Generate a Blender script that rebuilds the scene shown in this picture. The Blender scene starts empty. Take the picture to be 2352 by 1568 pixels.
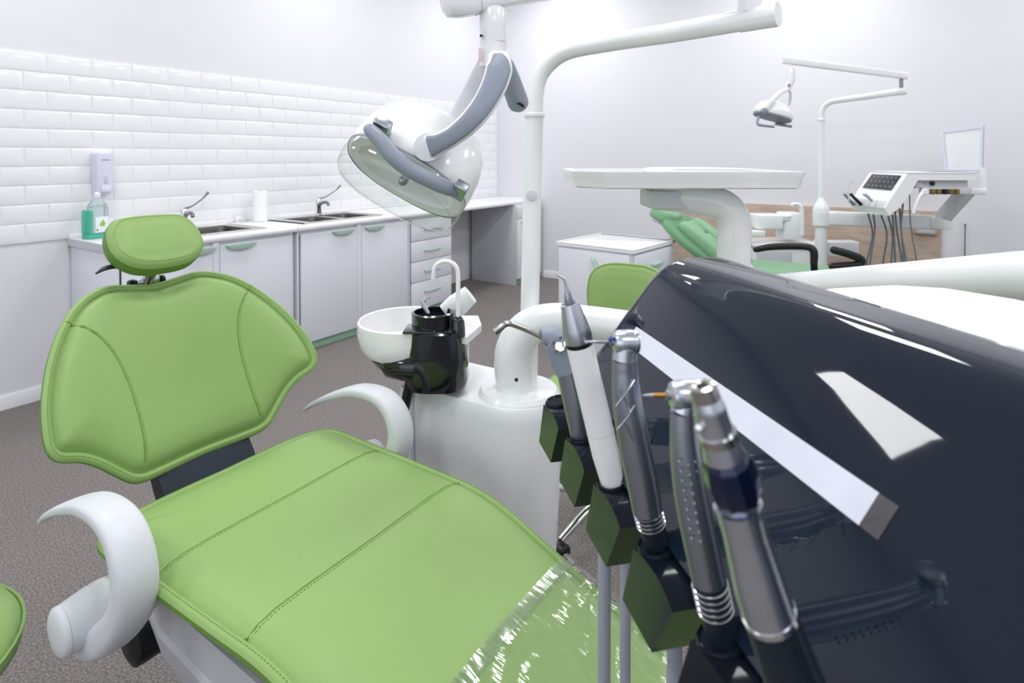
import bpy, bmesh, math, random
from math import sin, cos, pi, radians, sqrt
from mathutils import Vector as V, Matrix

random.seed(7)
SC = bpy.context.scene
COL = SC.collection

# ------------------------------------------------------------------ camera
YAW, PITCH, FPX, CX, CY = radians(33.56), radians(1.0), 1362.0, 1176.0, 382.0
CAM = V((0, 0, 1.36))
FW = V((cos(YAW) * cos(PITCH), sin(YAW) * cos(PITCH), -sin(PITCH)))
RT = V((sin(YAW), -cos(YAW), 0))
UP = RT.cross(FW)
cd = bpy.data.cameras.new('camera')
cam = bpy.data.objects.new('camera', cd)
COL.objects.link(cam)
cam.matrix_world = Matrix.Translation(CAM) @ Matrix((RT, UP, -FW)).transposed().to_4x4()
cd.sensor_width = 36
cd.lens = FPX / 2352 * 36
cd.shift_y = -(784 - CY) / 2352
cd.clip_start = 0.02
cd.dof.use_dof = True
cd.dof.focus_distance = 0.75
cd.dof.aperture_fstop = 11
SC.camera = cam

# ------------------------------------------------------------------ world, lights, exposure
w = bpy.data.worlds.new('world')
SC.world = w
w.use_nodes = True
w.node_tree.nodes['Background'].inputs[0].default_value = (0.85, 0.92, 1, 1)
w.node_tree.nodes['Background'].inputs[1].default_value = 0.3
SC.view_settings.view_transform = 'Standard'
SC.view_settings.look = 'None'
SC.view_settings.exposure = 0.0
SC.view_settings.gamma = 1
CEIL = 3.35
def area(name, loc, sx, sy, power, color=(0.98, 0.99, 1.0), rot=None):
    l = bpy.data.lights.new(name, 'AREA')
    l.shape = 'RECTANGLE'; l.size = sx; l.size_y = sy; l.energy = power; l.color = color
    o = bpy.data.objects.new(name, l); COL.objects.link(o); o.location = loc
    if rot: o.rotation_euler = rot
    return o
LP = 20
for lx in (-1.2, 0.9, 3.0, 4.9):
    for ly in (-1.6, 0.7, 3.0):
        area('ceiling_panel_light', (lx, ly, CEIL - 0.03), 0.6, 0.6, LP)
# daylight through the window wall behind the camera
area('window_daylight', (-2.4, 0.4, 1.7), 1.7, 4.2, 18, (0.86, 0.93, 1.0), (0, -pi / 2, 0))

# ------------------------------------------------------------------ unprojection helpers (pixel + distance -> place in the room)
def ray(px, py): return FW + RT * ((px - CX) / FPX) - UP * ((py - CY) / FPX)
def W(px, py, d): return CAM + ray(px, py) * d
def onax(px, py, ax, val):
    r = ray(px, py); return CAM + r * ((val - CAM[ax]) / r[ax])
def onx(px, py, x): return onax(px, py, 0, x)
def ony(px, py, y): return onax(px, py, 1, y)
def onz(px, py, z): return onax(px, py, 2, z)
# frame of the instrument console: r runs away along the holder row, s to the right across it
EA = radians(45.4)
RE = V((cos(EA), sin(EA), 0)); SN = V((sin(EA), -cos(EA), 0)); ZZ = V((0, 0, 1))
def K(r, s, z): return V((0, 0, z)) + RE * r + SN * s
def onr(px, py, r):
    q = ray(px, py); return CAM + q * (r / q.dot(RE))

# ------------------------------------------------------------------ materials
def lin(c):
    c = c / 255
    return c / 12.92 if c <= 0.04045 else ((c + 0.055) / 1.055) ** 2.4
def rgb(r, g, b): return (lin(r), lin(g), lin(b), 1)
MATS = {}
def mat(name, col, rough=0.5, metal=0.0, coat=0.0, trans=0.0, ior=1.45, spec=0.5, bump=0, bscale=200, var=0, vscale=5):
    m = bpy.data.materials.new(name); m.use_nodes = True
    nt = m.node_tree; b = nt.nodes['Principled BSDF']
    b.inputs['Base Color'].default_value = col
    b.inputs['Roughness'].default_value = rough
    b.inputs['Metallic'].default_value = metal
    b.inputs['IOR'].default_value = ior
    b.inputs['Specular IOR Level'].default_value = spec
    b.inputs['Coat Weight'].default_value = coat
    b.inputs['Coat Roughness'].default_value = 0.03
    b.inputs['Transmission Weight'].default_value = trans
    if bump or var:
        tc = nt.nodes.new('ShaderNodeTexCoord')
    if bump:
        n = nt.nodes.new('ShaderNodeTexNoise'); n.inputs['Scale'].default_value = bscale; n.inputs['Detail'].default_value = 4
        nt.links.new(tc.outputs['Object'], n.inputs['Vector'])
        bp = nt.nodes.new('ShaderNodeBump'); bp.inputs['Strength'].default_value = bump; bp.inputs['Distance'].default_value = 0.001
        nt.links.new(n.outputs['Fac'], bp.inputs['Height']); nt.links.new(bp.outputs['Normal'], b.inputs['Normal'])
    if var:
        n2 = nt.nodes.new('ShaderNodeTexNoise'); n2.inputs['Scale'].default_value = vscale; n2.inputs['Detail'].default_value = 5
        nt.links.new(tc.outputs['Object'], n2.inputs['Vector'])
        r = nt.nodes.new('ShaderNodeValToRGB')
        r.color_ramp.elements[0].position = 0.3; r.color_ramp.elements[1].position = 0.7
        r.color_ramp.elements[0].color = [c * (1 - var) for c in col[:3]] + [1]
        r.color_ramp.elements[1].color = [min(1, c * (1 + var)) for c in col[:3]] + [1]
        nt.links.new(n2.outputs['Fac'], r.inputs['Fac']); nt.links.new(r.outputs['Color'], b.inputs['Base Color'])
    MATS[name] = m
    return m
M_wall = mat('wall_paint', rgb(228, 228, 233), 0.7, bump=0.08, bscale=300)
M_ceil = mat('ceiling_paint', rgb(245, 245, 245), 0.8, bump=0.05, bscale=200)
M_tile = mat('white_glazed_tile', rgb(240, 240, 243), 0.16, coat=0.3, var=0.015, vscale=3)
M_grout = mat('grout', rgb(232, 232, 236), 0.8, bump=0.2, bscale=400)
M_base = mat('baseboard_white', rgb(235, 235, 238), 0.4, var=0.02)
M_cab = mat('cabinet_white', rgb(226, 229, 236), 0.38, var=0.012, vscale=2)
M_carc = mat('carcass_grey', rgb(200, 202, 208), 0.5, var=0.02, vscale=3)
M_top = mat('worktop_white', rgb(240, 240, 243), 0.25, coat=0.2, var=0.01, vscale=30)
M_mint = mat('mint_handle', rgb(178, 205, 190), 0.4, var=0.03)
M_plinth = mat('mint_plinth', rgb(150, 186, 162), 0.35, var=0.03, vscale=8)
M_steel = mat('stainless', rgb(205, 203, 198), 0.22, 1.0, var=0.04, vscale=20)
M_chrome = mat('chrome', rgb(225, 226, 228), 0.07, 1.0, var=0.01)
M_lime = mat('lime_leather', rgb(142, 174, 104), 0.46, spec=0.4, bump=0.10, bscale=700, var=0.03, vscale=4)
M_limed = mat('lime_leather_shaded', rgb(106, 144, 62), 0.5, spec=0.35, bump=0.12, bscale=700, var=0.04, vscale=4)  # darker lime leather, shadow on the cushion sides put into the colour
M_stitch = mat('lime_thread', rgb(118, 160, 66), 0.7, var=0.05, vscale=60)
M_mintlea = mat('mint_leather', rgb(128, 172, 134), 0.5, bump=0.1, bscale=500, var=0.03, vscale=6)
M_mintdk = mat('mint_leather_deep', rgb(96, 142, 104), 0.5, bump=0.1, bscale=500, var=0.03, vscale=6)
M_white = mat('white_lacquer', rgb(240, 242, 243), 0.22, coat=0.4, var=0.008, vscale=4)
M_whitem = mat('white_matte_plastic', rgb(236, 237, 240), 0.42, var=0.01, vscale=6)
M_arm = mat('armrest_grey', rgb(214, 217, 222), 0.42, bump=0.05, bscale=900, var=0.02, vscale=6)
M_shell = mat('shell_grey', rgb(205, 206, 212), 0.4, var=0.02, vscale=5)
M_slate = mat('slate_gloss', rgb(20, 29, 44), 0.03, ior=1.5, spec=0.42, var=0.04, vscale=3)
M_slate2 = mat('slate_holder', rgb(22, 28, 38), 0.1, spec=0.14, var=0.05, vscale=30)
M_black = mat('black_plastic', rgb(16, 17, 20), 0.35, bump=0.05, bscale=500, var=0.1, vscale=10)
M_navy = mat('spittoon_black', rgb(12, 17, 24), 0.12, coat=0.6, var=0.05, vscale=6)
M_blkrub = mat('armrest_black', rgb(20, 20, 22), 0.5, bump=0.1, bscale=600, var=0.08, vscale=20)
M_bracket = mat('dark_steel', rgb(34, 44, 56), 0.38, 0.4, var=0.08, vscale=10)
M_ggrey = mat('lamp_grey', rgb(142, 150, 164), 0.42, var=0.02, vscale=10)
M_silver = mat('satin_silver', rgb(206, 212, 221), 0.27, 1.0, var=0.03, vscale=40)
M_dsilver = mat('dark_metal', rgb(162, 168, 178), 0.36, 1.0, var=0.05, vscale=50)
M_bowl = mat('sink_bowl_steel_shaded', rgb(96, 93, 92), 0.3, 1.0, var=0.06, vscale=15)  # sink steel darkened, the shade inside the bowls is in the colour
M_reflector = mat('reflector_satin', rgb(236, 238, 240), 0.3, 0.0, coat=0.5, var=0.02, vscale=30)
M_nickel = mat('nickel', rgb(192, 190, 186), 0.2, 1.0, var=0.05, vscale=60)
M_gold = mat('gold_bur', rgb(210, 150, 70), 0.3, 1.0, var=0.05, vscale=90)
M_blueb = mat('blue_ring', rgb(40, 60, 150), 0.4, var=0.05)
M_deepblue = mat('motor_blue', rgb(16, 30, 66), 0.12, 0.6, coat=0.6, var=0.1, vscale=30)
M_porc = mat('porcelain', rgb(243, 243, 244), 0.1, coat=0.6, var=0.008, vscale=5)
M_strip = mat('white_strip', rgb(214, 218, 230), 0.4, var=0.012, vscale=15)
M_tape = mat('clear_tape_end', rgb(70, 68, 72), 0.25, var=0.15, vscale=200)
M_hose = mat('grey_hose', rgb(150, 155, 165), 0.42, var=0.04, vscale=30)
M_hosed = mat('dark_hose', rgb(105, 112, 120), 0.5, var=0.06, vscale=30)
M_paper = mat('white_paper', rgb(246, 246, 246), 0.8, bump=0.2, bscale=150, var=0.01)
M_teal = mat('teal_liquid', rgb(96, 214, 184), 0.1, trans=0.5, ior=1.33, var=0.03)
M_clearp = mat('clear_bottle', rgb(225, 240, 240), 0.12, trans=0.7, ior=1.3, var=0.02)
M_leaf = mat('label_green', rgb(140, 190, 60), 0.6, var=0.1, vscale=40)
M_label = mat('label_white', rgb(228, 234, 240), 0.55, var=0.02, vscale=20)
M_screen = mat('screen_dark', rgb(52, 52, 58), 0.25, var=0.05, vscale=20)
M_icon = mat('screen_icon', rgb(140, 140, 145), 0.5, var=0.1, vscale=60)
M_orange = mat('screen_orange', rgb(200, 120, 70), 0.5, var=0.1, vscale=60)
M_yell = mat('connector_yellow', rgb(120, 105, 50), 0.5, var=0.2, vscale=100)
M_dark = mat('dark_recess', rgb(14, 15, 17), 0.6, var=0.1)
M_fdark = mat('dark_chrome', rgb(120, 122, 126), 0.25, 1.0, var=0.06, vscale=40)  # chrome in a darker grey for faucet spouts and levers
M_red = mat('pink_mark', rgb(226, 200, 204), 0.5, var=0.05)
M_disp = mat('dispenser_white', rgb(218, 220, 236), 0.35, var=0.02)

def wood_mat():
    m = bpy.data.materials.new('oak_laminate'); m.use_nodes = True; nt = m.node_tree; b = nt.nodes['Principled BSDF']
    tc = nt.nodes.new('ShaderNodeTexCoord'); mp = nt.nodes.new('ShaderNodeMapping'); mp.inputs['Scale'].default_value = (1, 1.2, 9)
    nz = nt.nodes.new('ShaderNodeTexNoise'); nz.inputs['Scale'].default_value = 3; nz.inputs['Detail'].default_value = 8; nz.inputs['Distortion'].default_value = 1.4
    r = nt.nodes.new('ShaderNodeValToRGB')
    r.color_ramp.elements[0].color = rgb(172, 152, 135); r.color_ramp.elements[1].color = rgb(198, 180, 163)
    r.color_ramp.elements[0].position = 0.3; r.color_ramp.elements[1].position = 0.7
    nt.links.new(tc.outputs['Object'], mp.inputs['Vector']); nt.links.new(mp.outputs['Vector'], nz.inputs['Vector'])
    nt.links.new(nz.outputs['Fac'], r.inputs['Fac']); nt.links.new(r.outputs['Color'], b.inputs['Base Color'])
    b.inputs['Roughness'].default_value = 0.5
    return m
M_wood = wood_mat()

def floor_mat():
    m = bpy.data.materials.new('grey_speckled_floor'); m.use_nodes = True; nt = m.node_tree; b = nt.nodes['Principled BSDF']
    tc = nt.nodes.new('ShaderNodeTexCoord')
    n1 = nt.nodes.new('ShaderNodeTexNoise'); n1.inputs['Scale'].default_value = 160; n1.inputs['Detail'].default_value = 3
    n2 = nt.nodes.new('ShaderNodeTexNoise'); n2.inputs['Scale'].default_value = 2.2; n2.inputs['Detail'].default_value = 4
    r1 = nt.nodes.new('ShaderNodeValToRGB')
    r1.color_ramp.elements[0].position = 0.35; r1.color_ramp.elements[1].position = 0.68
    r1.color_ramp.elements[0].color = rgb(92, 86, 84); r1.color_ramp.elements[1].color = rgb(150, 143, 139)
    r2 = nt.nodes.new('ShaderNodeValToRGB')
    r2.color_ramp.elements[0].color = (0.9, 0.9, 0.9, 1); r2.color_ramp.elements[1].color = (1, 1, 1, 1)
    mx = nt.nodes.new('ShaderNodeMix'); mx.data_type = 'RGBA'; mx.blend_type = 'MULTIPLY'; mx.inputs['Factor'].default_value = 1
    for n in (n1, n2): nt.links.new(tc.outputs['Object'], n.inputs['Vector'])
    nt.links.new(n1.outputs['Fac'], r1.inputs['Fac']); nt.links.new(n2.outputs['Fac'], r2.inputs['Fac'])
    nt.links.new(r1.outputs['Color'], mx.inputs['A']); nt.links.new(r2.outputs['Color'], mx.inputs['B'])
    nt.links.new(mx.outputs['Result'], b.inputs['Base Color'])
    bp = nt.nodes.new('ShaderNodeBump'); bp.inputs['Strength'].default_value = 0.25; bp.inputs['Distance'].default_value = 0.001
    nt.links.new(n1.outputs['Fac'], bp.inputs['Height']); nt.links.new(bp.outputs['Normal'], b.inputs['Normal'])
    b.inputs['Roughness'].default_value = 0.75
    return m
M_floor = floor_mat()

def film_mat(name, tint, gl, rough, bump):
    m = bpy.data.materials.new(name); m.use_nodes = True; nt = m.node_tree
    for n in list(nt.nodes): nt.nodes.remove(n)
    out = nt.nodes.new('ShaderNodeOutputMaterial'); t = nt.nodes.new('ShaderNodeBsdfTransparent'); g = nt.nodes.new('ShaderNodeBsdfGlossy')
    mx = nt.nodes.new('ShaderNodeMixShader'); fr = nt.nodes.new('ShaderNodeLayerWeight'); fr.inputs['Blend'].default_value = 0.5
    pw = nt.nodes.new('ShaderNodeMath'); pw.operation = 'POWER'; pw.inputs[1].default_value = 4
    ma = nt.nodes.new('ShaderNodeMath'); ma.operation = 'MULTIPLY_ADD'; ma.inputs[1].default_value = 0.5; ma.inputs[2].default_value = gl
    t.inputs['Color'].default_value = tint; g.inputs['Roughness'].default_value = rough
    if bump:
        tc = nt.nodes.new('ShaderNodeTexCoord'); n = nt.nodes.new('ShaderNodeTexNoise'); n.inputs['Scale'].default_value = 22; n.inputs['Detail'].default_value = 2
        mp = nt.nodes.new('ShaderNodeMapping'); mp.inputs['Scale'].default_value = (2.4, .6, 1); mp.inputs['Rotation'].default_value = (0, 0, .5)
        bp = nt.nodes.new('ShaderNodeBump'); bp.inputs['Strength'].default_value = bump; bp.inputs['Distance'].default_value = 0.004
        nt.links.new(tc.outputs['Object'], mp.inputs['Vector']); nt.links.new(mp.outputs['Vector'], n.inputs['Vector']); nt.links.new(n.outputs['Fac'], bp.inputs['Height'])
        nt.links.new(bp.outputs['Normal'], g.inputs['Normal']); nt.links.new(bp.outputs['Normal'], fr.inputs['Normal'])
    nt.links.new(fr.outputs['Facing'], pw.inputs[0]); nt.links.new(pw.outputs[0], ma.inputs[0]); nt.links.new(ma.outputs[0], mx.inputs['Fac'])
    nt.links.new(t.outputs['BSDF'], mx.inputs[1]); nt.links.new(g.outputs['BSDF'], mx.inputs[2]); nt.links.new(mx.outputs['Shader'], out.inputs['Surface'])
    return m
M_film = film_mat('clear_film', (0.95, 0.96, 0.955, 1), 0.10, 0.10, 0.9)
M_hem = film_mat('clear_film_hem', (0.93, 0.95, 0.945, 1), 0.2, 0.16, 0.8)
M_lens = film_mat('clear_polycarbonate', (0.97, 0.98, 0.975, 1), 0.06, 0.03, 0.0)

# ------------------------------------------------------------------ geometry builders: all return (verts, faces)
def join(*gs):
    vs, fs = [], []
    for g in gs:
        o = len(vs); vs += list(g[0]); fs += [tuple(i + o for i in f) for f in g[1]]
    return vs, fs
def bmgeo(bm):
    bm.verts.index_update()
    g = ([v.co.copy() for v in bm.verts], [tuple(v.index for v in f.verts) for f in bm.faces]); bm.free(); return g
def fbox(o, ax, ay, az, x0, x1, y0, y1, z0, z1, bev=0.003, seg=2):
    """box in a frame with origin o and axes ax, ay, az"""
    bm = bmesh.new(); vs = [bm.verts.new((x, y, z)) for x in (x0, x1) for y in (y0, y1) for z in (z0, z1)]
    for f in ((0, 1, 3, 2), (4, 6, 7, 5), (0, 4, 5, 1), (2, 3, 7, 6), (0, 2, 6, 4), (1, 5, 7, 3)): bm.faces.new([vs[i] for i in f])
    if bev: bmesh.ops.bevel(bm, geom=bm.edges[:], offset=bev, segments=seg, profile=0.5, affect='EDGES')
    v, f = bmgeo(bm)
    return [o + ax * p.x + ay * p.y + az * p.z for p in v], f
X_, Y_, O_ = V((1, 0, 0)), V((0, 1, 0)), V((0, 0, 0))
def box(x0, x1, y0, y1, z0, z1, bev=0.003, seg=2): return fbox(O_, X_, Y_, ZZ, x0, x1, y0, y1, z0, z1, bev, seg)
def rbox(c, rot, x0, x1, y0, y1, z0, z1, bev=0.003, seg=2):
    return fbox(V(c), V((cos(rot), sin(rot), 0)), V((-sin(rot), cos(rot), 0)), ZZ, x0, x1, y0, y1, z0, z1, bev, seg)
def prism(o, ax, ay, az, outline, h0, h1, bev=0.002, seg=2):
    """polygon outline [(a,b)] in (ax, ay), extruded along az from h0 to h1"""
    bm = bmesh.new(); a = [bm.verts.new((x, y, h0)) for x, y in outline]; b = [bm.verts.new((x, y, h1)) for x, y in outline]
    n = len(a); bm.faces.new(a[::-1]); bm.faces.new(b)
    for i in range(n): bm.faces.new((a[i], a[(i + 1) % n], b[(i + 1) % n], b[i]))
    if bev:
        es = [e for e in bm.edges if e.calc_face_angle(0) > radians(20)]
        bmesh.ops.bevel(bm, geom=es, offset=bev, segments=seg, profile=0.5, affect='EDGES')
    bmesh.ops.recalc_face_normals(bm, faces=bm.faces[:])
    v, f = bmgeo(bm)
    return [o + ax * p.x + ay * p.y + az * p.z for p in v], f
def loft(rings, cap0=True, cap1=True, closed=True):
    n = len(rings[0]); vs = [p for r in rings for p in r]; fs = []
    for k in range(len(rings) - 1):
        for i in range(n if closed else n - 1):
            j = (i + 1) % n
            fs.append((k * n + i, k * n + j, (k + 1) * n + j, (k + 1) * n + i))
    if cap0 and closed: fs.append(tuple(range(n))[::-1])
    if cap1 and closed: fs.append(tuple(range((len(rings) - 1) * n, len(rings) * n)))
    return vs, fs
def grid(fn, us, vs_):
    return loft([[fn(u, v) for v in vs_] for u in us], False, False, False)
def catmull(p, k=6, closed=False):
    p = [V(q) for q in p]; n = len(p); out = []
    rng = range(n if closed else n - 1)
    for i in rng:
        p0 = p[(i - 1) % n] if closed or i > 0 else p[0] * 2 - p[1]
        p1, p2 = p[i], p[(i + 1) % n]
        p3 = p[(i + 2) % n] if closed or i + 2 < n else p[-1] * 2 - p[-2]
        for j in range(k):
            t = j / k
            out.append(0.5 * ((2 * p1) + (p2 - p0) * t + (2 * p0 - 5 * p1 + 4 * p2 - p3) * t * t + (3 * p1 - p0 - 3 * p2 + p3) * t ** 3))
    if not closed: out.append(p[-1])
    return out
def lerpl(L, t):
    x = t * (len(L) - 1); i = min(int(x), len(L) - 2); f = x - i
    return L[i] * (1 - f) + L[i + 1] * f
def frames(pts, up=None):
    n = len(pts); T = []
    for i in range(n):
        t = pts[min(i + 1, n - 1)] - pts[max(i - 1, 0)]; T.append(t.normalized())
    a = V(up) if up is not None else (V((0, 0, 1)) if abs(T[0].z) < 0.9 else V((1, 0, 0)))
    fr = []; prev = None
    for i in range(n):
        s = a if prev is None or up is not None else prev
        s = (s - T[i] * s.dot(T[i])).normalized(); prev = s
        fr.append((s, T[i].cross(s)))
    return fr
def tube(pts, rad, n=14, cap=True, round_end=False, closed=False):
    pts = [V(p) for p in pts]; fr = frames(pts); m = len(pts)
    R = [rad] * m if not isinstance(rad, (list, tuple)) else [lerpl(list(rad), i / (m - 1)) for i in range(m)]
    rings = [[pts[i] + fr[i][0] * cos(2 * pi * j / n) * R[i] + fr[i][1] * sin(2 * pi * j / n) * R[i] for j in range(n)] for i in range(m)]
    if closed:
        rings.append(rings[0]); return loft(rings, False, False)
    if round_end:
        def endr(i, sgn):
            t = (pts[1] - pts[0]).normalized() if i == 0 else (pts[-1] - pts[-2]).normalized()
            return [[pts[i] + t * sgn * R[i] * 0.9 * sin(a) + (fr[i][0] * cos(2 * pi * j / n) + fr[i][1] * sin(2 * pi * j / n)) * R[i] * cos(a) for j in range(n)] for a in (0.5, 1.0, 1.4)]
        rings = endr(0, -1)[::-1] + rings + endr(-1, 1)
    return loft(rings, cap, cap)
def sweep(pts, side, secs, n=20, p=2.6, cap=True):
    """superellipse section: half-width along 'side', half-thickness along the other normal; secs [(w,t)]"""
    pts = [V(q) for q in pts]; m = len(pts); fr = frames(pts, side); rings = []
    for i in range(m):
        wv = lerpl([s[0] for s in secs], i / (m - 1)); tv = lerpl([s[1] for s in secs], i / (m - 1)); r = []
        for j in range(n):
            a = 2 * pi * j / n; c, s = cos(a), sin(a)
            r.append(pts[i] + fr[i][0] * (wv * math.copysign(abs(c) ** (2 / p), c)) + fr[i][1] * (tv * math.copysign(abs(s) ** (2 / p), s)))
        rings.append(r)
    return loft(rings, cap, cap)
def perp(ax):
    ax = V(ax).normalized(); a = V((0, 0, 1)) if abs(ax.z) < 0.9 else V((1, 0, 0))
    s = (a - ax * a.dot(ax)).normalized(); return s, ax.cross(s)
def lathe(o, ax, prof, n=28, cap0=True, cap1=True):
    """profile [(radius, height along axis)]"""
    o = V(o); ax = V(ax).normalized(); s, t = perp(ax)
    return loft([[o + ax * h + (s * cos(2 * pi * j / n) + t * sin(2 * pi * j / n)) * max(r, 1e-5) for j in range(n)] for r, h in prof], cap0, cap1)
def ball(c, r, n=14, sx=(1, 1, 1)):
    rings = []
    for i in range(n // 2 + 1):
        a = -pi / 2 + pi * i / (n // 2)
        rings.append([V((c[0] + sx[0] * r * cos(a) * cos(2 * pi * j / n) + (1e-6 * j if abs(cos(a)) < 1e-4 else 0), c[1] + sx[1] * r * cos(a) * sin(2 * pi * j / n), c[2] + sx[2] * r * sin(a))) for j in range(n)])
    return loft(rings)
def lathe_pts(prof_pts): return prof_pts

# ------------------------------------------------------------------ scene objects
RL = {}
def thing(name, label, cat, loc, group=None):
    o = bpy.data.objects.new(name, None); o.empty_display_size = 0.05; COL.objects.link(o); o.location = loc
    o['label'] = label; o['category'] = cat
    if group: o['group'] = group
    RL[o.name] = V(loc); return o
def mk(name, geo, m, parent=None, sharp=38, loc=None, label=None, kind=None):
    base = RL[parent.name] if parent else (V(loc) if loc is not None else O_)
    me = bpy.data.meshes.new(name)
    me.from_pydata([tuple(V(p) - base) for p in geo[0]], [], geo[1])
    bm = bmesh.new(); bm.from_mesh(me)
    bmesh.ops.remove_doubles(bm, verts=bm.verts[:], dist=1e-6)
    bmesh.ops.recalc_face_normals(bm, faces=bm.faces[:]); bm.to_mesh(me); bm.free()
    me.shade_smooth(); me.set_sharp_from_angle(angle=radians(sharp))
    me.materials.append(m)
    o = bpy.data.objects.new(name, me); COL.objects.link(o)
    if parent: o.parent = parent
    elif loc is not None: o.location = loc
    RL[o.name] = base
    if label: o['label'] = label
    if kind: o['kind'] = kind
    return o
def solo(name, geo, m, label, cat, group=None, sharp=38):
    xs = [p[0] for p in geo[0]]; ys = [p[1] for p in geo[0]]; zs = [p[2] for p in geo[0]]
    o = mk(name, geo, m, None, sharp, ((min(xs) + max(xs)) / 2, (min(ys) + max(ys)) / 2, min(zs)))
    o['label'] = label; o['category'] = cat
    if group: o['group'] = group
    return o
def struct(name, geo, m, sharp=38):
    o = mk(name, geo, m, None, sharp); o['kind'] = 'structure'; return o

# ================================================================== THE ROOM
WY, BX = 4.025, 5.75          # tiled wall plane, back wall plane
LX, RY = -2.6, -3.2
struct('floor', box(LX - .1, BX + .1, RY - .1, WY + .1, -.1, 0, 0), M_floor)
struct('ceiling', box(LX - .1, BX + .1, RY - .1, WY + .1, CEIL, CEIL + .1, 0), M_ceil)
wl = struct('wall_left', box(LX - .1, BX + .1, WY, WY + .1, 0, CEIL, 0), M_wall)
struct('wall_back', box(BX, BX + .1, RY - .1, WY, 0, CEIL, 0), M_wall)
struct('wall_right', box(LX - .1, BX, RY - .1, RY, 0, CEIL, 0), M_wall)
struct('wall_front', box(LX - .1, LX, RY, WY, 0, CEIL, 0), M_wall)
def skirt(prof_h=.075, t=.016): return [(0, 0), (t, 0), (t, prof_h * .8), (t * .55, prof_h), (0, prof_h)]
struct('baseboard_left', prism(V((0, WY, 0)), V((0, -1, 0)), ZZ, X_, skirt(), LX, 1.43, 0.002), M_base)
struct('baseboard_back', prism(V((BX, 0, 0)), V((-1, 0, 0)), ZZ, Y_, skirt(), RY, 3.38, 0.002), M_base)

# tiles: metro tiles, ten courses in running bond, every tile its own part of the wall
TZ0, TH, TL = .882, .1048, .2185
mk('grout_bed', box(.68, BX - .002, WY - .006, WY + .001, TZ0, TZ0 + 10 * TH, 0), M_grout, wl)
def tile_geo(L):
    g, b, h = .0016, .013, .006
    x0, x1, z0, z1 = g, L - g, g, TH - g
    vs = [V(p) for p in ((x0, 0, z0), (x1, 0, z0), (x1, 0, z1), (x0, 0, z1), (x0, -h * .45, z0), (x1, -h * .45, z0), (x1, -h * .45, z1), (x0, -h * .45, z1),
                         (x0 + b, -h, z0 + b), (x1 - b, -h, z0 + b), (x1 - b, -h, z1 - b), (x0 + b, -h, z1 - b))]
    fs = []
    for k in (0, 4):
        for i in range(4): fs.append((k + i, k + (i + 1) % 4, k + 4 + (i + 1) % 4, k + 4 + i))
    return vs, fs + [(8, 9, 10, 11)]
tmesh = {}
for row in range(10):
    off = 1.337 + (0 if (9 - row) % 2 == 0 else TL / 2)
    k0 = math.floor((.68 - off) / TL)
    x = off + k0 * TL
    while x < BX - .02:
        a, b2 = max(x, .68), min(x + TL, BX - .003); L = round(b2 - a, 4)
        if L > .03:
            p = V((a, WY - .004 - random.random() * .0008, TZ0 + row * TH))
            if L not in tmesh:
                o = mk('tile', tile_geo(L), M_tile, wl, 20); tmesh[L] = o.data
            else:
                o = bpy.data.objects.new('tile', tmesh[L]); COL.objects.link(o); o.parent = wl
            o.location = p
        x += TL

# wood laminate panel on the back wall
solo('wall_panel', box(BX - .022, BX - .001, -.24, 1.93, .03, .925, .003), M_wood, 'brown wood-grain laminate panel on the back wall behind the second dental chair', 'wall panel')
ob = thing('wall_outlet', 'small brownish box on the wood panel under the far console arm', 'outlet', (BX - .04, -.12, .78))
mk('body', box(BX - .05, BX - .0225, -.22, -.06, .74, .82, .006), M_wood, ob)
mk('socket_face', box(BX - .054, BX - .048, -.2, -.08, .75, .79, .003), M_carc, ob)
aw = thing('thin_rod', 'thin upright grey rod against the back wall beside the wood panel', 'rod', (BX - .02, -.47, .0))
pr = onx(2217, 516, BX - .02)
mk('shaft', tube([(BX - .02, pr.y, 0.0), (BX - .02, pr.y, pr.z)], .004, 8), M_hosed, aw)
mk('tip', ball((BX - .02, pr.y, pr.z), .009, 10), M_hosed, aw)

# ================================================================== THE COUNTER ALONG THE TILED WALL
FY = 3.455                    # plane of doors
TOPZ = .887
def handle_cup(xc, z, w=.205, h=.034):
    n = 13; rings = []
    for k, (d, s) in enumerate(((0, 1), (.012, 1), (.02, .94), (.023, .8))):
        r = []
        for i in range(n):
            t = -1 + 2 * i / (n - 1); r.append(V((xc + t * w / 2 * s, FY - .018 - d, z - h * s * max(0, 1 - abs(t) ** 2.4) ** .6)))
        for i in range(n - 2, 0, -1):
            t = -1 + 2 * i / (n - 1); r.append(V((xc + t * w / 2 * s, FY - .018 - d, z + .002)))
        rings.append(r)
    return loft(rings)
def bar_handle(xc, z, w=.2):
    return join(tube(catmull([(xc - w / 2, FY - .019, z), (xc - w / 2 + .012, FY - .04, z), (xc, FY - .046, z), (xc + w / 2 - .012, FY - .04, z), (xc + w / 2, FY - .019, z)], 5), .007, 10))
def carcass(x0, x1, y0=FY, y1=WY - .012, ztop=.845, t=.018, back=True):
    g = [box(x0, x0 + t, y0, y1, 0, ztop, .001), box(x1 - t, x1, y0, y1, 0, ztop, .001), box(x0 + t, x1 - t, y0 + .02, y1, .075, .093, .001),
         box(x0 + t, x1 - t, y0 + .001, y0 + .02, ztop - .022, ztop, .001)]
    if back: g.append(box(x0 + t, x1 - t, y1 - .008, y1, .093, ztop - .018, .001))
    return join(*g)
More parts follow.
